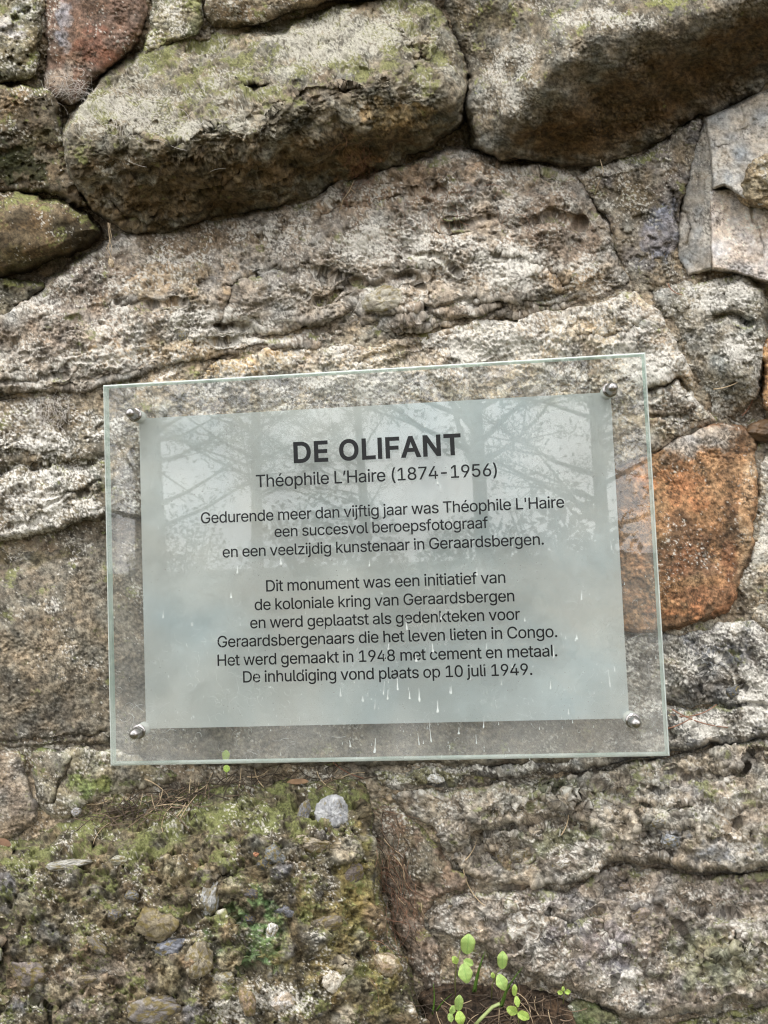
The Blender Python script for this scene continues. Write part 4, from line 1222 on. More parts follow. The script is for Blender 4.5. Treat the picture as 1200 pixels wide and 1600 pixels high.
# tiny seedling half behind the lower glass edge
root = empty('seedling', V3(354, 1212, 6), 'tiny seedling on the ledge half hidden behind the lower glass edge', 'seedling')
stem(root, [(354, 1216, 8), (353, 1204, 14), (353, 1196, 16)], 0.9)
leaf(root, 353, 1180, 18, 6.5, 17, 88, M_LEAF2, 0.1)
leaf(root, 354, 1201, 18, 5.5, 12, -85, M_LEAF2, 0.1)


# grass blades and the thick pale stalk
def blade(u0, v0, h0, u1, v1, h1, w, label, mat=M_GRASS, bend=6):
    bm = bmesh.new()
    n = 9
    A, B, D = [], [], []
    for i in range(n + 1):
        t = i / n
        u = u0 + (u1 - u0) * t + bend * math.sin(math.pi * t)
        v = v0 + (v1 - v0) * t
        h = h0 + (h1 - h0) * t
        hw = w * (1 - t) ** 0.7 + 0.15
        A.append(bm.verts.new(V3(u - hw, v, h)))
        B.append(bm.verts.new(V3(u + hw, v, h)))
        D.append(bm.verts.new(V3(u, v + 0.3, h - 0.5 * hw - 0.3)))
    for i in range(n):
        bm.faces.new((A[i], D[i], D[i + 1], A[i + 1]))
        bm.faces.new((D[i], B[i], B[i + 1], D[i + 1]))
        bm.faces.new((A[i], A[i + 1], B[i + 1], B[i]))
    bmesh.ops.recalc_face_normals(bm, faces=bm.faces[:])
    tag(link('grass_blade', bm_mesh('grass_blade', bm), mat), label, 'grass blade', 'grass blades among the seedlings')


blade(741, 1550, 20, 758, 1486, 34, 3.2, 'broad dark green grass blade between the two tall seedlings', bend=-2)
blade(783, 1574, 26, 818, 1510, 44, 3.0, 'bright grass blade leaning right out of the seedling pair', bend=-6)
blade(783, 1574, 26, 792, 1536, 44, 2.6, 'short upright grass blade right of the middle', bend=2)
blade(676, 1585, 12, 677, 1536, 20, 1.6, 'thin upright grass blade at the far left of the soil pocket', bend=2)
blade(682, 1580, 14, 708, 1552, 34, 1.8, 'thin grass blade leaning right at the left of the soil pocket', bend=-3)
bm = bmesh.new()
add_tube(bm, [V3(740, 1604, 44), V3(755, 1588, 46), V3(770, 1573, 46), V3(781, 1568, 46)], 2.6 * PX, 2.2 * PX, 8)
tag(link('green_stalk', bm_mesh('green_stalk', bm), plain('pale_stalk', lin(150, 164, 108), 0.5, var=0.15, scale=120)), 'thick pale green bent stalk in front of the seedlings', 'stalk')

# ------------------------------------------------------------------ the glass plaque
TH = 0.012
plaque = empty('glass_plaque', (0, 0, ZP), 'clear glass memorial plaque with frosted panel and black Dutch lettering on steel bolts', 'plaque')


def schlick(nt, sock):
    """reflectance of a thin pane: 4.3 % straight on, rising at grazing angles"""
    lw = nt.nodes.new('ShaderNodeLayerWeight')
    lw.inputs['Blend'].default_value = 0.5
    pw = nt.nodes.new('ShaderNodeMath')
    pw.operation = 'POWER'
    pw.inputs[1].default_value = 5
    ma = nt.nodes.new('ShaderNodeMath')
    ma.operation = 'MULTIPLY_ADD'
    ma.inputs[1].default_value = 0.957
    ma.inputs[2].default_value = 0.043
    nt.links.new(lw.outputs['Facing'], pw.inputs[0])
    nt.links.new(pw.outputs[0], ma.inputs[0])
    nt.links.new(ma.outputs[0], sock)


def glass_material():
    mt, nt, out = mat_new('clear_glass')
    N, L = nt.nodes.new, nt.links.new
    tr = N('ShaderNodeBsdfTransparent')
    tr.inputs['Color'].default_value = (0.984, 0.992, 0.989, 1)
    gl = N('ShaderNodeBsdfGlossy')
    gl.inputs['Roughness'].default_value = 0.012
    gl.inputs['Color'].default_value = (1, 1, 1, 1)
    m1 = N('ShaderNodeMixShader')
    schlick(nt, m1.inputs[0])
    L(tr.outputs[0], m1.inputs[1])
    L(gl.outputs[0], m1.inputs[2])
    # dried dirt film: faint veil, specks and hair-thin smears
    tc = N('ShaderNodeTexCoord')
    n1 = N('ShaderNodeTexNoise')
    n1.inputs['Scale'].default_value = 9
    n1.inputs['Detail'].default_value = 5
    L(tc.outputs['Object'], n1.inputs['Vector'])
    r1 = N('ShaderNodeMapRange')
    r1.inputs['From Min'].default_value = 0.35
    r1.inputs['From Max'].default_value = 0.75
    r1.inputs['To Min'].default_value = 0.015
    r1.inputs['To Max'].default_value = 0.20
    L(n1.outputs['Fac'], r1.inputs['Value'])
    vo = N('ShaderNodeTexVoronoi')
    vo.inputs['Scale'].default_value = 210
    L(tc.outputs['Object'], vo.inputs['Vector'])
    r2 = N('ShaderNodeMapRange')
    r2.inputs['From Min'].default_value = 0.16
    r2.inputs['From Max'].default_value = 0.05
    r2.inputs['To Min'].default_value = 0.0
    r2.inputs['To Max'].default_value = 1.0
    L(vo.outputs['Distance'], r2.inputs['Value'])
    n3 = N('ShaderNodeTexNoise')
    n3.inputs['Scale'].default_value = 22
    n3.inputs['Detail'].default_value = 3
    L(tc.outputs['Object'], n3.inputs['Vector'])
    r3 = N('ShaderNodeMapRange')
    r3.inputs['From Min'].default_value = 0.52
    r3.inputs['From Max'].default_value = 0.66
    r3.inputs['To Max'].default_value = 0.5
    L(n3.outputs['Fac'], r3.inputs['Value'])
    mu = N('ShaderNodeMath')
    mu.operation = 'MULTIPLY'
    L(r2.outputs['Result'], mu.inputs[0])
    L(r3.outputs['Result'], mu.inputs[1])
    # hair scratches: thin bands of a warped noise
    n4 = N('ShaderNodeTexNoise')
    n4.inputs['Scale'].default_value = 75
    n4.inputs['Detail'].default_value = 2
    n4.inputs['Distortion'].default_value = 1.2
    L(tc.outputs['Object'], n4.inputs['Vector'])
    ab = N('ShaderNodeMath')
    ab.operation = 'SUBTRACT'
    ab.inputs[1].default_value = 0.5
    L(n4.outputs['Fac'], ab.inputs[0])
    ab2 = N('ShaderNodeMath')
    ab2.operation = 'ABSOLUTE'
    L(ab.outputs[0], ab2.inputs[0])
    r4 = N('ShaderNodeMapRange')
    r4.inputs['From Min'].default_value = 0.012
    r4.inputs['From Max'].default_value = 0.004
    r4.inputs['To Max'].default_value = 1.0
    r4.inputs['To Min'].default_value = 0.0
    L(ab2.outputs[0], r4.inputs['Value'])
    n5 = N('ShaderNodeTexNoise')
    n5.inputs['Scale'].default_value = 7
    L(tc.outputs['Object'], n5.inputs['Vector'])
    r5 = N('ShaderNodeMapRange')
    r5.inputs['From Min'].default_value = 0.5
    r5.inputs['From Max'].default_value = 0.68
    r5.inputs['To Max'].default_value = 0.3
    L(n5.outputs['Fac'], r5.inputs['Value'])
    mu2 = N('ShaderNodeMath')
    mu2.operation = 'MULTIPLY'
    L(r4.outputs['Result'], mu2.inputs[0])
    L(r5.outputs['Result'], mu2.inputs[1])
    s1 = N('ShaderNodeMath')
    L(r1.outputs['Result'], s1.inputs[0])
    L(mu.outputs[0], s1.inputs[1])
    s2 = N('ShaderNodeMath')
    s2.use_clamp = True
    L(s1.outputs[0], s2.inputs[0])
    L(mu2.outputs[0], s2.inputs[1])
    sx = N('ShaderNodeSeparateXYZ')
    L(tc.outputs['Object'], sx.inputs[0])
    rb_ = N('ShaderNodeMapRange')
    rb_.inputs['From Min'].default_value = ZP - PH / 2 + 0.075
    rb_.inputs['From Max'].default_value = ZP - PH / 2
    rb_.inputs['To Max'].default_value = 0.34
    L(sx.outputs['Z'], rb_.inputs['Value'])
    mb_ = N('ShaderNodeMath')
    mb_.operation = 'MULTIPLY'
    L(rb_.outputs['Result'], mb_.inputs[0])
    L(n1.outputs['Fac'], mb_.inputs[1])
    s3 = N('ShaderNodeMath')
    s3.use_clamp = True
    L(s2.outputs[0], s3.inputs[0])
    L(mb_.outputs[0], s3.inputs[1])
    df = N('ShaderNodeBsdfDiffuse')
    df.inputs['Color'].default_value = (0.62, 0.63, 0.6, 1)
    m2 = N('ShaderNodeMixShader')
    L(s3.outputs[0], m2.inputs[0])
    L(m1.outputs[0], m2.inputs[1])
    L(df.outputs[0], m2.inputs[2])
    L(m2.outputs[0], out.inputs['Surface'])
    return mt


def glass_plain():
    mt, nt, out = mat_new('clear_glass_back')
    N, L = nt.nodes.new, nt.links.new
    tr = N('ShaderNodeBsdfTransparent')
    tr.inputs['Color'].default_value = (0.984, 0.992, 0.989, 1)
    gl = N('ShaderNodeBsdfGlossy')
    gl.inputs['Roughness'].default_value = 0.02
    m1 = N('ShaderNodeMixShader')
    schlick(nt, m1.inputs[0])
    L(tr.outputs[0], m1.inputs[1])
    L(gl.outputs[0], m1.inputs[2])
    L(m1.outputs[0], out.inputs['Surface'])
    return mt


def edge_material():
    mt, nt, out = mat_new('polished_glass_edge')
    N, L = nt.nodes.new, nt.links.new
    bs = N('ShaderNodeBsdfPrincipled')
    bs.inputs['Base Color'].default_value = (0.62, 0.74, 0.70, 1)
    bs.inputs['Roughness'].default_value = 0.18
    tce = N('ShaderNodeTexCoord')
    ne_ = N('ShaderNodeTexNoise')
    ne_.inputs['Scale'].default_value = 26
    ne_.inputs['Detail'].default_value = 5
    L(tce.outputs['Object'], ne_.inputs['Vector'])
    re_ = N('ShaderNodeValToRGB')
    re_.color_ramp.elements[0].position = 0.36
    re_.color_ramp.elements[0].color = (0.26, 0.42, 0.36, 1)
    re_.color_ramp.elements[1].position = 0.62
    re_.color_ramp.elements[1].color = (0.74, 0.86, 0.82, 1)
    L(ne_.outputs['Fac'], re_.inputs[0])
    L(re_.outputs[0], bs.inputs['Base Color'])
    tl = N('ShaderNodeBsdfTranslucent')
    tl.inputs['Color'].default_value = (0.66, 0.82, 0.76, 1)
    tr = N('ShaderNodeBsdfTransparent')
    tr.inputs['Color'].default_value = (0.72, 0.88, 0.82, 1)
    m1 = N('ShaderNodeMixShader')
    m1.inputs[0].default_value = 0.4
    L(bs.outputs[0], m1.inputs[1])
    L(tl.outputs[0], m1.inputs[2])
    m2 = N('ShaderNodeMixShader')
    m2.inputs[0].default_value = 0.35
    L(m1.outputs[0], m2.inputs[1])
    L(tr.outputs[0], m2.inputs[2])
    L(m2.outputs[0], out.inputs['Surface'])
    return mt


def film_material():
    mt, nt, out = mat_new('frosted_film')
    N, L = nt.nodes.new, nt.links.new
    df = N('ShaderNodeBsdfDiffuse')
    df.inputs['Color'].default_value = (0.56, 0.615, 0.62, 1)
    tcs = N('ShaderNodeTexCoord')
    ns_ = N('ShaderNodeTexNoise')
    ns_.inputs['Scale'].default_value = 4.5
    ns_.inputs['Detail'].default_value = 6
    ns_.inputs['Roughness'].default_value = 0.55
    ns_.inputs['Distortion'].default_value = 0.6
    L(tcs.outputs['Object'], ns_.inputs['Vector'])
    rs_ = N('ShaderNodeValToRGB')
    rs_.color_ramp.elements[0].position = 0.34
    rs_.color_ramp.elements[0].color = (0.44, 0.515, 0.535, 1)
    rs_.color_ramp.elements[1].position = 0.66
    rs_.color_ramp.elements[1].color = (0.57, 0.575, 0.535, 1)
    L(ns_.outputs['Fac'], rs_.inputs[0])
    L(rs_.outputs[0], df.inputs['Color'])
    rf = N('ShaderNodeBsdfRefraction')
    rf.inputs['Roughness'].default_value = 0.34
    rf.inputs['IOR'].default_value = 1.25
    rf.inputs['Color'].default_value = (0.9, 0.95, 0.93, 1)
    m1 = N('ShaderNodeMixShader')
    tc = N('ShaderNodeTexCoord')
    nz_ = N('ShaderNodeTexNoise')
    nz_.inputs['Scale'].default_value = 8
    nz_.inputs['Detail'].default_value = 5
    nz_.inputs['Roughness'].default_value = 0.6
    L(tc.outputs['Object'], nz_.inputs['Vector'])
    rz = N('ShaderNodeMapRange')
    rz.inputs['From Min'].default_value = 0.35
    rz.inputs['From Max'].default_value = 0.65
    rz.inputs['To Min'].default_value = 0.15
    rz.inputs['To Max'].default_value = 0.55
    L(nz_.outputs['Fac'], rz.inputs['Value'])
    L(rz.outputs['Result'], m1.inputs[0])
    L(df.outputs[0], m1.inputs[1])
    L(rf.outputs[0], m1.inputs[2])
    L(m1.outputs[0], out.inputs['Surface'])
    return mt


# slab with narrow polished arrises
bm = bmesh.new()
ch = 0.0016
x, z = PW / 2, PH / 2
lay = [(0.0, ch), (ch, 0.0), (TH - ch, 0.0), (TH, ch)]
rings = [[bm.verts.new((sx * (x - ins), yy, ZP + sz * (z - ins))) for sx, sz in ((-1, -1), (1, -1), (1, 1), (-1, 1))] for yy, ins in lay]
f = bm.faces.new(rings[0])
f.material_index = 0
f = bm.faces.new(rings[-1][::-1])
f.material_index = 1
for A, B in zip(rings[:-1], rings[1:]):
    for k in range(4):
        f = bm.faces.new((A[k], B[k], B[(k + 1) % 4], A[(k + 1) % 4]))
        f.material_index = 3 if A is rings[0] else 2
bmesh.ops.recalc_face_normals(bm, faces=bm.faces[:])
link('glass_panel', bm_mesh('glass_panel', bm, False), [glass_material(), glass_plain(), edge_material(), plain('polished_arris', (0.78, 0.86, 0.83), 0.12, var=0.15, scale=120, transl=0.35)], plaque)

FY = TH + 0.0012                                          # frosted film behind the glass
fc = [at_y(u, v, FY) for u, v in ((217.5, 653), (955, 614), (982, 1121), (228, 1140))]
fx0 = (fc[0][0] + fc[3][0]) / 2
fx1 = (fc[1][0] + fc[2][0]) / 2
fz1 = (fc[0][2] + fc[1][2]) / 2
fz0 = (fc[2][2] + fc[3][2]) / 2
bm = bmesh.new()
bmesh.ops.create_cube(bm, size=1)
for vtx in bm.verts:
    vtx.co = Vector(((fx0 + fx1) / 2 + vtx.co.x * (fx1 - fx0), FY + 0.0002 + vtx.co.y * 0.0004, (fz0 + fz1) / 2 + vtx.co.z * (fz1 - fz0)))
link('frosted_film', bm_mesh('frosted_film', bm, False), film_material(), plaque)

# lettering, printed on the front of the glass
FONT = None
try:
    import os
    FONT = bpy.data.fonts.load(os.path.join(bpy.utils.system_resource('DATAFILES'), 'fonts', 'Inter.woff2'))
except Exception:
    FONT = None
from mathutils.geometry import delaunay_2d_cdt


def letter_mesh(txt, off):
    """flat letters from the font's outlines, grown by off (em) and filled by the non-zero winding rule"""
    cu = bpy.data.curves.new('lettering', 'FONT')
    cu.body = txt
    if FONT:
        cu.font = FONT
    cu.size = 1.0
    cu.space_character = 1.06 if off > 0.02 else 0.955
    to = bpy.data.objects.new('lettering', cu)
    COL.objects.link(to)
    bpy.context.view_layer.update()
    crv = to.to_curve(bpy.context.evaluated_depsgraph_get())
    loops = []
    for sp in crv.splines:
        bp = sp.bezier_points
        n = len(bp)
        pts = []
        for i in range(n):
            p0, p1 = bp[i], bp[(i + 1) % n]
            A, B, C_, D_ = (np.array(q_[:2], float) for q_ in (p0.co, p0.handle_right, p1.handle_left, p1.co))
            straight = abs(np.cross(D_ - A, B - A)) < 1e-5 and abs(np.cross(D_ - A, C_ - A)) < 1e-5
            for t in ([0.0] if straight else (0.0, 0.2, 0.4, 0.6, 0.8)):
                pts.append((1 - t) ** 3 * A + 3 * t * (1 - t) ** 2 * B + 3 * t * t * (1 - t) * C_ + t ** 3 * D_)
        q_ = [pts[0]]
        for p in pts[1:]:
            if np.hypot(*(p - q_[-1])) > 2e-4:
                q_.append(p)
        if np.hypot(*(q_[0] - q_[-1])) < 2e-4:
            q_.pop()
        if len(q_) > 2:
            loops.append(np.array(q_))
    for i, p in enumerate(loops):                           # a serifed capital I becomes a plain bar
        x, y = p.T
        cx = (x.min() + x.max()) / 2
        if len(p) == 12 and (y < y.min() + 1e-3).sum() == 2 and (y > y.max() - 1e-3).sum() == 2 and all(np.abs(np.hypot(p[:, 0] - (2 * cx - a_), p[:, 1] - b_)).min() < 4e-3 for a_, b_ in p):
            hw = np.abs(x - cx).min()
            cut_ = (x.max() - x.min()) / 2 - hw - 0.012
            loops[i] = np.array([(cx - hw - cut_, y.min()), (cx + hw - cut_, y.min()), (cx + hw - cut_, y.max()), (cx - hw - cut_, y.max())])
            a_ = np.sum(x * np.roll(y, -1) - y * np.roll(x, -1))
            if a_ < 0:
                loops[i] = loops[i][::-1]
            for k in range(len(loops)):
                if k != i and loops[k][:, 0].min() > cx:
                    loops[k] = loops[k] - np.array([2 * cut_, 0])
    to.to_curve_clear()
    bpy.data.objects.remove(to)

    def area(p):
        x, y = p.T
        return 0.5 * np.sum(x * np.roll(y, -1) - y * np.roll(x, -1))
    big = max(loops, key=lambda p: abs(area(p)))
    sg = 1.0 if area(big) > 0 else -1.0
    out_ = []
    for p in loops:
        if off:
            e0 = p - np.roll(p, 1, 0)
            e1 = np.roll(p, -1, 0) - p
            n0 = np.stack([e0[:, 1], -e0[:, 0]], 1) / np.linalg.norm(e0, axis=1)[:, None]
            n1 = np.stack([e1[:, 1], -e1[:, 0]], 1) / np.linalg.norm(e1, axis=1)[:, None]
            mt_ = n0 + n1
            mt_ = mt_ / np.clip((mt_ * mt_).sum(1), 0.5, None)[:, None] * 2
            p = p + sg * off * mt_
        out_.append(p)
    verts_, edges_ = [], []
    for p in out_:
        k0 = len(verts_)
        verts_ += [Vector((float(x_), float(y_))) for x_, y_ in p]
        edges_ += [(k0 + i, k0 + (i + 1) % len(p)) for i in range(len(p))]
    vo_, _, fo_, _, _, _ = delaunay_2d_cdt(verts_, edges_, [], 0, 1e-6)
    V_ = np.array([tuple(v_) for v_ in vo_])
    T_ = np.array([f_[:3] for f_ in fo_ if len(f_) == 3])
    c_ = V_[T_].mean(1)
    wind = np.zeros(len(c_))
    for p in out_:
        q_ = np.roll(p, -1, 0)
        for (x0_, y0_), (x1_, y1_) in zip(p, q_):
            up_ = (y0_ <= c_[:, 1]) & (y1_ > c_[:, 1])
            dn_ = (y0_ > c_[:, 1]) & (y1_ <= c_[:, 1])
            if not (up_.any() or dn_.any()):
                continue
            left = (x1_ - x0_) * (c_[:, 1] - y0_) - (c_[:, 0] - x0_) * (y1_ - y0_)
            wind += (up_ & (left > 0)) * 1 - (dn_ & (left < 0)) * 1
    T_ = T_[wind != 0]
    used = np.unique(T_)
    mp = np.full(len(V_), -1)
    mp[used] = np.arange(len(used))
    V3_ = np.zeros((len(used), 3))
    V3_[:, :2] = V_[used]
    me = np_mesh('lettering', V3_, mp[T_], smooth=False)
    return me, V3_[:, 0].min(), V3_[:, 0].max()


LINES = [
    ('DE OLIFANT', 459, 722, 721, 710, 32.5, 0.024),
    ('Théophile L’Haire (1874-1956)', 400, 758, 777, 747, 0, 0.006),
    ("Gedurende meer dan vijftig jaar was Théophile L'Haire", 314, 816, 882, 795, 0, 0.006),
    ('een succesvol beroepsfotograaf', 429, 838, 763, 826, 0, 0.006),
    ('en een veelzijdig kunstenaar in Geraardsbergen.', 348, 870, 850, 852, 0, 0.006),
    ('Dit monument was een initiatief van', 416, 923, 790, 912, 0, 0.006),
    ('de koloniale kring van Geraardsbergen', 398, 952, 804, 941, 0, 0.006),
    ('en werd geplaatst als gedenkteken voor', 391, 981, 813, 969, 0, 0.006),
    ('Geraardsbergenaars die het leven lieten in Congo.', 340, 1010, 871, 997, 0, 0.006),
    ('Het werd gemaakt in 1948 met cement en metaal.', 340, 1039, 871, 1027, 0, 0.006),
    ('De inhuldiging vond plaats op 10 juli 1949.', 380, 1066, 832, 1055, 0, 0.006),
]
TY = -0.00012
for txt, u0, v0, u1, v1, cap, off in LINES:
    a, b = at_y(u0, v0, TY), at_y(u1, v1, TY)
    me, lo, hi = letter_mesh(txt, off)
    n = len(me.vertices)
    co = np.empty(n * 3, np.float32)
    me.vertices.foreach_get('co', co)
    co = co.reshape(-1, 3)
    s = (b[0] - a[0]) / (hi - lo)
    szy = s * 1.0
    if cap:
        szy = (at_y(600, 680, TY)[2] - at_y(600, 680 + cap - 1, TY)[2]) / float(np.percentile(co[:, 1], 90) - np.percentile(co[:, 1], 10))
    new = np.stack([a[0] + (co[:, 0] - lo) * s, np.full(n, TY), (a[2] + b[2]) / 2 + co[:, 1] * szy], 1)
    me.vertices.foreach_set('co', new.astype(np.float32).ravel())
    me.update()
    link('lettering', me, M_INK, plaque)
print('text lines done')

# bolts: acorn nut and washer in front of the glass, nylon spacer and rod behind it
BOLTS = [(211, 648.5, 'TL'), (953, 609.5, 'TR'), (989, 1126, 'BR'), (217, 1143, 'BL')]
protos = []
for k, (u, v, _) in enumerate(BOLTS):
    c = at_y(u, v, 0.0)
    if k == 0:
        bolt = bpy.data.objects.new('bolt', None)
        COL.objects.link(bolt)
        bolt.location = (float(c[0]), 0.0, float(c[2]))
        bolt.parent = plaque
        bolt.matrix_parent_inverse = Matrix.Translation(plaque.location).inverted()
        My = Matrix.Rotation(math.radians(90), 4, 'X')           # local z -> -y, towards the viewer
        base = My

        def sub(name, prof, seg, mat, rotz=0.0):
            bmx = bmesh.new()
            add_lathe(bmx, prof, seg, base @ Matrix.Rotation(rotz, 4, 'Z'))
            bmesh.ops.recalc_face_normals(bmx, faces=bmx.faces[:])
            me = bm_mesh(name, bmx)
            if seg == 6:
                for p in me.polygons:
                    p.use_smooth = False
            o = bpy.data.objects.new(name, me)
            COL.objects.link(o)
            me.materials.append(mat)
            o.parent = bolt
            return o
        protos = [
            sub('washer', [(0.0, 0.0002), (0.0076, 0.0002), (0.0078, 0.0006), (0.0076, 0.0016), (0.0, 0.0016)], 32, M_STEEL),
            sub('hex_nut', [(0.0, 0.0016), (0.0066, 0.0016), (0.0070, 0.0021), (0.0070, 0.0052), (0.0064, 0.0058), (0.0, 0.0058)], 6, M_STEEL, 0.4),
            sub('cap', [(0.0062, 0.0056), (0.0062, 0.0094), (0.0057, 0.0122), (0.0047, 0.0143), (0.0032, 0.0157), (0.0014, 0.0163), (0.0, 0.0164)], 28, M_STEEL),
            sub('spacer', [(0.0, -0.0004), (0.0066, -0.0004), (0.0066, -TH - 0.0004), (0.0072, -TH - 0.0006), (0.0072, -TH - 0.004), (0.003, -TH - 0.0044), (0.003, -0.056), (0.0, -0.056)], 28, M_NYLON),
        ]
    else:
        b2 = bolt.copy()
        COL.objects.link(b2)
        b2.location = (float(c[0]), 0.0, float(c[2]))
        for ch_ in protos:
            c2 = ch_.copy()
            COL.objects.link(c2)
            c2.parent = b2

# dried drips and specks on the front of the glass
DRIPS = [(676, 1012, 14), (689, 963, 10), (745, 893, 12), (760, 1010, 9), (703, 1078, 10), (783, 1066, 8), (850, 1010, 8), (735, 1060, 5),
         (371, 890, 12), (439, 876, 12), (255, 960, 12), (361, 930, 8), (532, 1082, 12), (567, 1092, 8), (586, 1100, 16), (600, 1075, 20), (606, 1085, 16), (621, 1068, 20), (640, 1086, 12),
         (655, 1086, 20), (684, 1104, 18), (705, 1078, 12), (672, 1142, 34), (654, 1155, 18), (586, 1165, 22), (547, 1162, 10), (756, 1128, 18), (744, 1155, 14), (717, 1142, 10), (952, 1060, 26),
         (860, 1070, 12), (901, 995, 8), (909, 930, 14), (955, 852, 14), (664, 662, 12), (683, 750, 12), (688, 764, 8), (704, 808, 16), (625, 705, 18), (720, 770, 6), (865, 1018, 18), (800, 1040, 6),
         (510, 1030, 12), (635, 975, 18), (577, 880, 10), (480, 905, 8), (300, 975, 5), (960, 1045, 8), (888, 1112, 8), (820, 968, 6), (650, 1028, 12), (607, 1010, 10)]
q = random.Random(5)


def drip(u, v, ln, w):
    """a dried drip: thin tail above, small blob below, a tenth of a millimetre thick"""
    c = at_y(u, v, -0.0003)
    L_ = ln * PX
    prof = [(-0.5, 0.22), (-0.2, 0.30), (0.1, 0.42), (0.3, 0.8), (0.42, 1.0), (0.5, 0.55)]
    lean = q.uniform(-0.12, 0.12) * L_
    left, right = [], []
    for t, k in prof:
        hw = w * PX * k * q.uniform(0.7, 1.2)
        xx = c[0] + lean * t + q.uniform(-0.1, 0.1) * w * PX
        left.append((xx - hw, c[2] - t * L_))
        right.append((xx + hw, c[2] - t * L_))
    fr = [bm.verts.new((px_, -0.00050, pz_)) for px_, pz_ in left + right[::-1]]
    bk = [bm.verts.new((px_, -0.00025, pz_)) for px_, pz_ in left + right[::-1]]
    bm.faces.new(fr)
    n_ = len(fr)
    for i_ in range(n_):
        bm.faces.new((fr[i_], bk[i_], bk[(i_ + 1) % n_], fr[(i_ + 1) % n_]))


for u, v, ln in DRIPS:
    bm = bmesh.new()
    drip(u, v, ln, q.uniform(0.9, 2.0))
    bmesh.ops.recalc_face_normals(bm, faces=bm.faces[:])
    link('dried_drip', bm_mesh('dried_drip', bm, False), M_DRIP, plaque)
bm = bmesh.new()
for _ in range(260):
    u = q.gauss(620, 200) if q.random() < 0.6 else q.uniform(190, 1030)
    v = 1190 - abs(q.gauss(0, 170))
    if not (180 < u < 1030 and 620 < v < 1185):
        continue
    drip(u, v, q.uniform(1.5, 5), q.uniform(0.35, 0.9))
bmesh.ops.recalc_face_normals(bm, faces=bm.faces[:])
tag(link('dirt_specks', bm_mesh('dirt_specks', bm, False), M_DRIP, plaque), kind='stuff')

bm = bmesh.new()
q = random.Random(21)
for cu_, cv_, su_, sv_, n_ in ((345, 1065, 60, 55, 120), (225, 1130, 22, 30, 26), (880, 1095, 60, 22, 30), (960, 960, 40, 26, 16), (1010, 1120, 20, 40, 14), (620, 1130, 200, 40, 40), (500, 780, 200, 80, 24)):
    for _ in range(n_):
        u, v = q.gauss(cu_, su_), q.gauss(cv_, sv_)
        if not (185 < u < 1030 and 640 < v < 1180):
            continue
        a_, ln_, cv2 = q.uniform(0, 6.28), q.uniform(5, 26), q.uniform(-2.2, 2.2)
        pts = []
        for k in range(6):
            t = k / 5 - 0.5
            pp = at_y(u + math.cos(a_ + cv2 * t) * ln_ * t, v + math.sin(a_ + cv2 * t) * ln_ * t, -0.00028)
            pts.append(Vector((float(pp[0]), -0.00028, float(pp[2]))))
        add_tube(bm, pts, q.uniform(0.10, 0.22) * PX, 0.08 * PX, 3)
tag(link('dust_fibres', bm_mesh('dust_fibres', bm), M_DRIP, plaque), kind='stuff')

# ------------------------------------------------------------------ the place behind the viewer, seen only in the glass
bm = bmesh.new()
s = 90
NG = 60
vs = [[bm.verts.new((-s + 2 * s * i / NG, -s + (s + 0.3) * j / NG, 0.0)) for i in range(NG + 1)] for j in range(NG + 1)]
for j in range(NG):
    for i in range(NG):
        bm.faces.new((vs[j][i], vs[j][i + 1], vs[j + 1][i + 1], vs[j + 1][i]))
M_GROUND = plain('forest_floor', lin(78, 76, 54), 0.95, var=0.45, scale=2.0, bump=0.3)
tag(link('ground', bm_mesh('ground', bm), M_GROUND), kind='structure')


def mirror_pt(u, v, D):
    """where a point D metres behind the viewer has to stand to show at photo pixel (u, v) in the glass"""
    d = rays(u, v)
    t = (D - CAM[1]) / d[1]
    p = CAM + d * t
    return np.array([p[0], -D, p[2]])


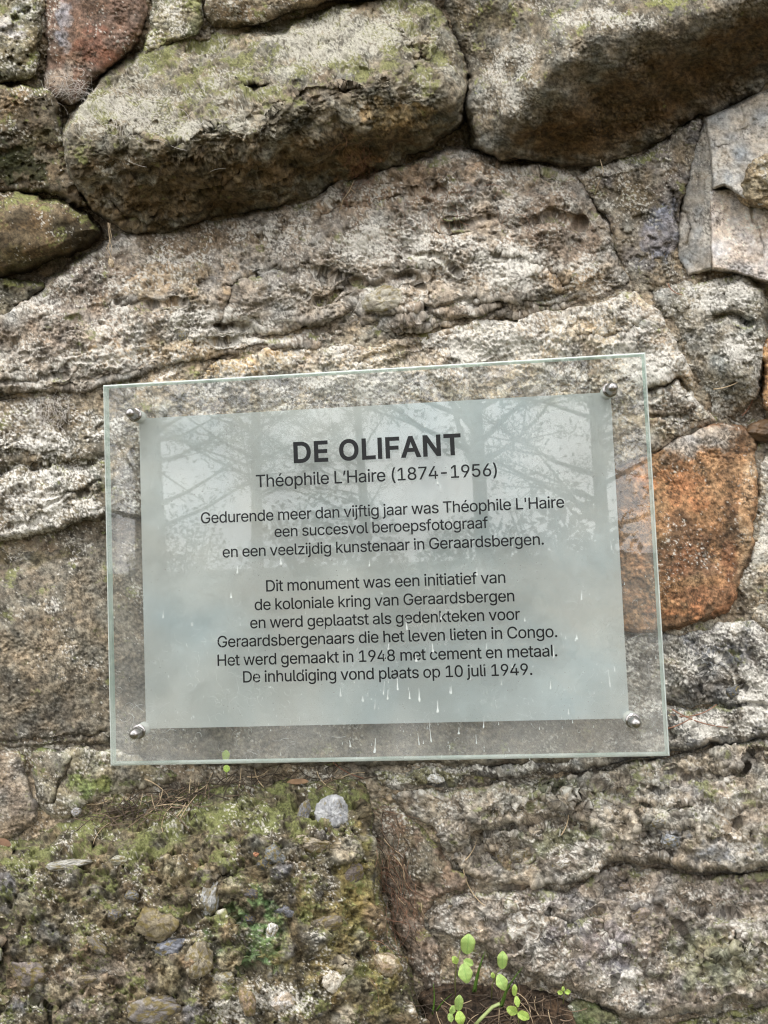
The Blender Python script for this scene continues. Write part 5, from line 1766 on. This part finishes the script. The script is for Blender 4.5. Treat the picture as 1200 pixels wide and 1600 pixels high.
def pine(x, y, height, seed, label, clear=0.2, spread=0.2, r0=0.16):
    q = random.Random(seed)
    root = empty('pine_tree', (x, y, 0), label, 'tree', 'pine trees facing the wall')
    bm = bmesh.new()
    lean = Vector((q.uniform(-0.3, 0.3), q.uniform(-0.3, 0.3), 0))
    tp = [Vector((x, y, 0)) + lean * t + Vector((0, 0, height * t)) for t in np.linspace(0, 1, 9)]
    add_tube(bm, tp, r0, 0.03, 10)
    limbs = []
    nb = 46
    for k in range(nb):
        t = clear + (1 - clear) * (k + q.random()) / nb * 0.97
        p0 = Vector((x, y, 0)) + lean * t + Vector((0, 0, height * t))
        a = q.uniform(0, 2 * math.pi)
        ln = height * spread * (1.08 - t) / (1.08 - clear) * q.uniform(0.7, 1.25) + 0.3
        dr = Vector((math.cos(a), math.sin(a), q.uniform(0.15, 0.5)))
        pts = [p0 + dr * ln * s_ + Vector((0, 0, 0.12 * ln * s_ * s_ + q.uniform(-0.04, 0.04) * ln)) for s_ in (0, 0.33, 0.66, 1)]
        pts[0] = p0
        add_tube(bm, pts, 0.032 * (1.1 - t) + 0.008, 0.006, 5)
        limbs.append((pts, ln))
        for _ in range(3):
            i_ = q.randint(1, 2)
            s0 = pts[i_].lerp(pts[i_ + 1], q.random())
            d2 = (dr + Vector((q.gauss(0, 0.6), q.gauss(0, 0.6), q.gauss(0.1, 0.3)))).normalized()
            p2 = [s0, s0 + d2 * ln * 0.22, s0 + d2 * ln * 0.4]
            add_tube(bm, p2, 0.014, 0.005, 4)
            limbs.append((p2, ln * 0.4))
    link('trunk', bm_mesh('trunk', bm), M_BARK, root)
    bm = bmesh.new()
    for pts, ln in limbs:
        for _ in range(int(32 + ln * 44)):
            i_ = q.randint(0, len(pts) - 2)
            c = pts[i_].lerp(pts[i_ + 1], q.random())
            if q.random() < 0.35:
                c = pts[-1].copy()
            c = c + Vector((q.gauss(0, 0.11), q.gauss(0, 0.11), q.gauss(0.02, 0.08)))
            d = Vector((q.gauss(0, 1), q.gauss(0, 1), q.gauss(0.4, 0.8))).normalized()
            sd_v = d.cross(Vector((q.gauss(0, 1), q.gauss(0, 1), q.gauss(0, 1)))).normalized()
            l_ = q.uniform(0.05, 0.11)
            w_ = q.uniform(0.008, 0.02)
            a_ = [bm.verts.new(c - sd_v * w_), bm.verts.new(c + sd_v * w_), bm.verts.new(c + d * l_)]
            bm.faces.new(a_)
    link('crown', bm_mesh('crown', bm, False), M_PINE, root)
    return root


TREES = [
    (755, 6.5, 6.5, 'pine with spreading limbs mirrored at the right of the plaque', 0.30, 0.30, 0.085),
    (235, 9.0, 8.5, 'thick trunked pine mirrored at the left end of the plaque', 0.20, 0.22, 0.24),
    (400, 13.0, 9.0, 'slender pine mirrored left of the title', 0.24, 0.26, 0.13),
    (575, 19.0, 11.0, 'tall distant pine mirrored behind the title', 0.2, 0.22, 0.16),
    (945, 8.5, 6.5, 'dense pine mirrored at the upper right bolt', 0.22, 0.32, 0.10),
    (1150, 14.0, 9.0, 'tall pine far to the right of the plaque view', 0.2, 0.24, 0.2),
    (60, 16.0, 10.0, 'tall pine far to the left of the plaque view', 0.2, 0.24, 0.2),
]
for k, (u, D, hgt, lb, clear, spread, r0) in enumerate(TREES):
    p = mirror_pt(u, 860, D)
    pine(float(p[0]), float(p[1]), hgt, 40 + k, lb, clear, spread, r0)

# shrubs along the far side of the clearing
def shrub(x, y, w, h, seed, label):
    q = random.Random(seed)
    root = empty('shrub', (x, y, 0), label, 'shrub', 'shrubs across the clearing')
    bm = bmesh.new()
    for _ in range(9):
        a = q.uniform(0, 6.28)
        add_tube(bm, [Vector((x, y, 0)), Vector((x + math.cos(a) * w * 0.25, y + math.sin(a) * w * 0.25, h * 0.5)), Vector((x + math.cos(a) * w * 0.4, y + math.sin(a) * w * 0.4, h * q.uniform(0.7, 0.95)))], 0.03, 0.01, 5)
    link('stem', bm_mesh('stem', bm), M_BARK, root)
    bm = bmesh.new()
    for _ in range(2600):
        a = q.uniform(0, 6.28)
        rr = w * 0.5 * math.sqrt(q.random())
        zz = h * q.uniform(0.05, 1) * (1 - 0.45 * (rr / (w * 0.5)) ** 2) * q.uniform(0.85, 1.1)
        c = Vector((x + rr * math.cos(a), y + rr * math.sin(a), zz))
        d = Vector((q.gauss(0, 1), q.gauss(0, 1), q.gauss(0.3, 0.7))).normalized()
        sd_v = d.cross(Vector((q.gauss(0, 1), q.gauss(0, 1), q.gauss(0, 1)))).normalized()
        l_ = q.uniform(0.07, 0.16)
        v_ = [bm.verts.new(c), bm.verts.new(c + d * l_ * 0.5 + sd_v * l_ * 0.3), bm.verts.new(c + d * l_), bm.verts.new(c + d * l_ * 0.5 - sd_v * l_ * 0.3)]
        bm.faces.new(v_)
    link('crown', bm_mesh('crown', bm, False), plain('shrub_leaf', lin(*(150, 112, 76) if seed == 81 else [(84, 96, 60), (112, 96, 66), (76, 92, 58)][seed % 3]), 0.7, var=0.3, scale=4), root)


for k in range(9):
    x_ = -9 + 2.4 * k
    shrub(x_, -14 - 3.5 * math.sin(k * 1.7), 2.6 + 0.6 * math.sin(k * 3.1), 2.0 + 0.9 * math.sin(k * 2.3), 70 + k,
          ['low', 'bushy', 'loose', 'tallest', 'broad', 'thin', 'ragged', 'rounded', 'spreading'][k] + ' green brown shrub across the clearing, number %s from the left' % ['first', 'second', 'third', 'fourth', 'fifth', 'sixth', 'seventh', 'eighth', 'ninth'][k])

p_ = mirror_pt(885, 860, 8.0)
shrub(float(p_[0]), float(p_[1]), 1.7, 1.95, 81, 'russet leaved bush nearest the wall, mirrored beside the rust coloured stone')
bm = bmesh.new()
pv = []
for k in range(13):
    t = k / 12
    y_ = -2.2 - 9 * t
    xc = 0.9 + 1.6 * t + 0.5 * math.sin(t * 5)
    pv.append((bm.verts.new((xc - 0.9, y_, 0.004)), bm.verts.new((xc + 0.9, y_, 0.004))))
for a_, b_ in zip(pv[:-1], pv[1:]):
    bm.faces.new((a_[0], a_[1], b_[1], b_[0]))
bmesh.ops.recalc_face_normals(bm, faces=bm.faces[:])
tag(link('path', bm_mesh('path', bm), plain('sandy_path', lin(168, 146, 112), 0.95, var=0.3, scale=5.0, bump=0.3)), kind='structure')
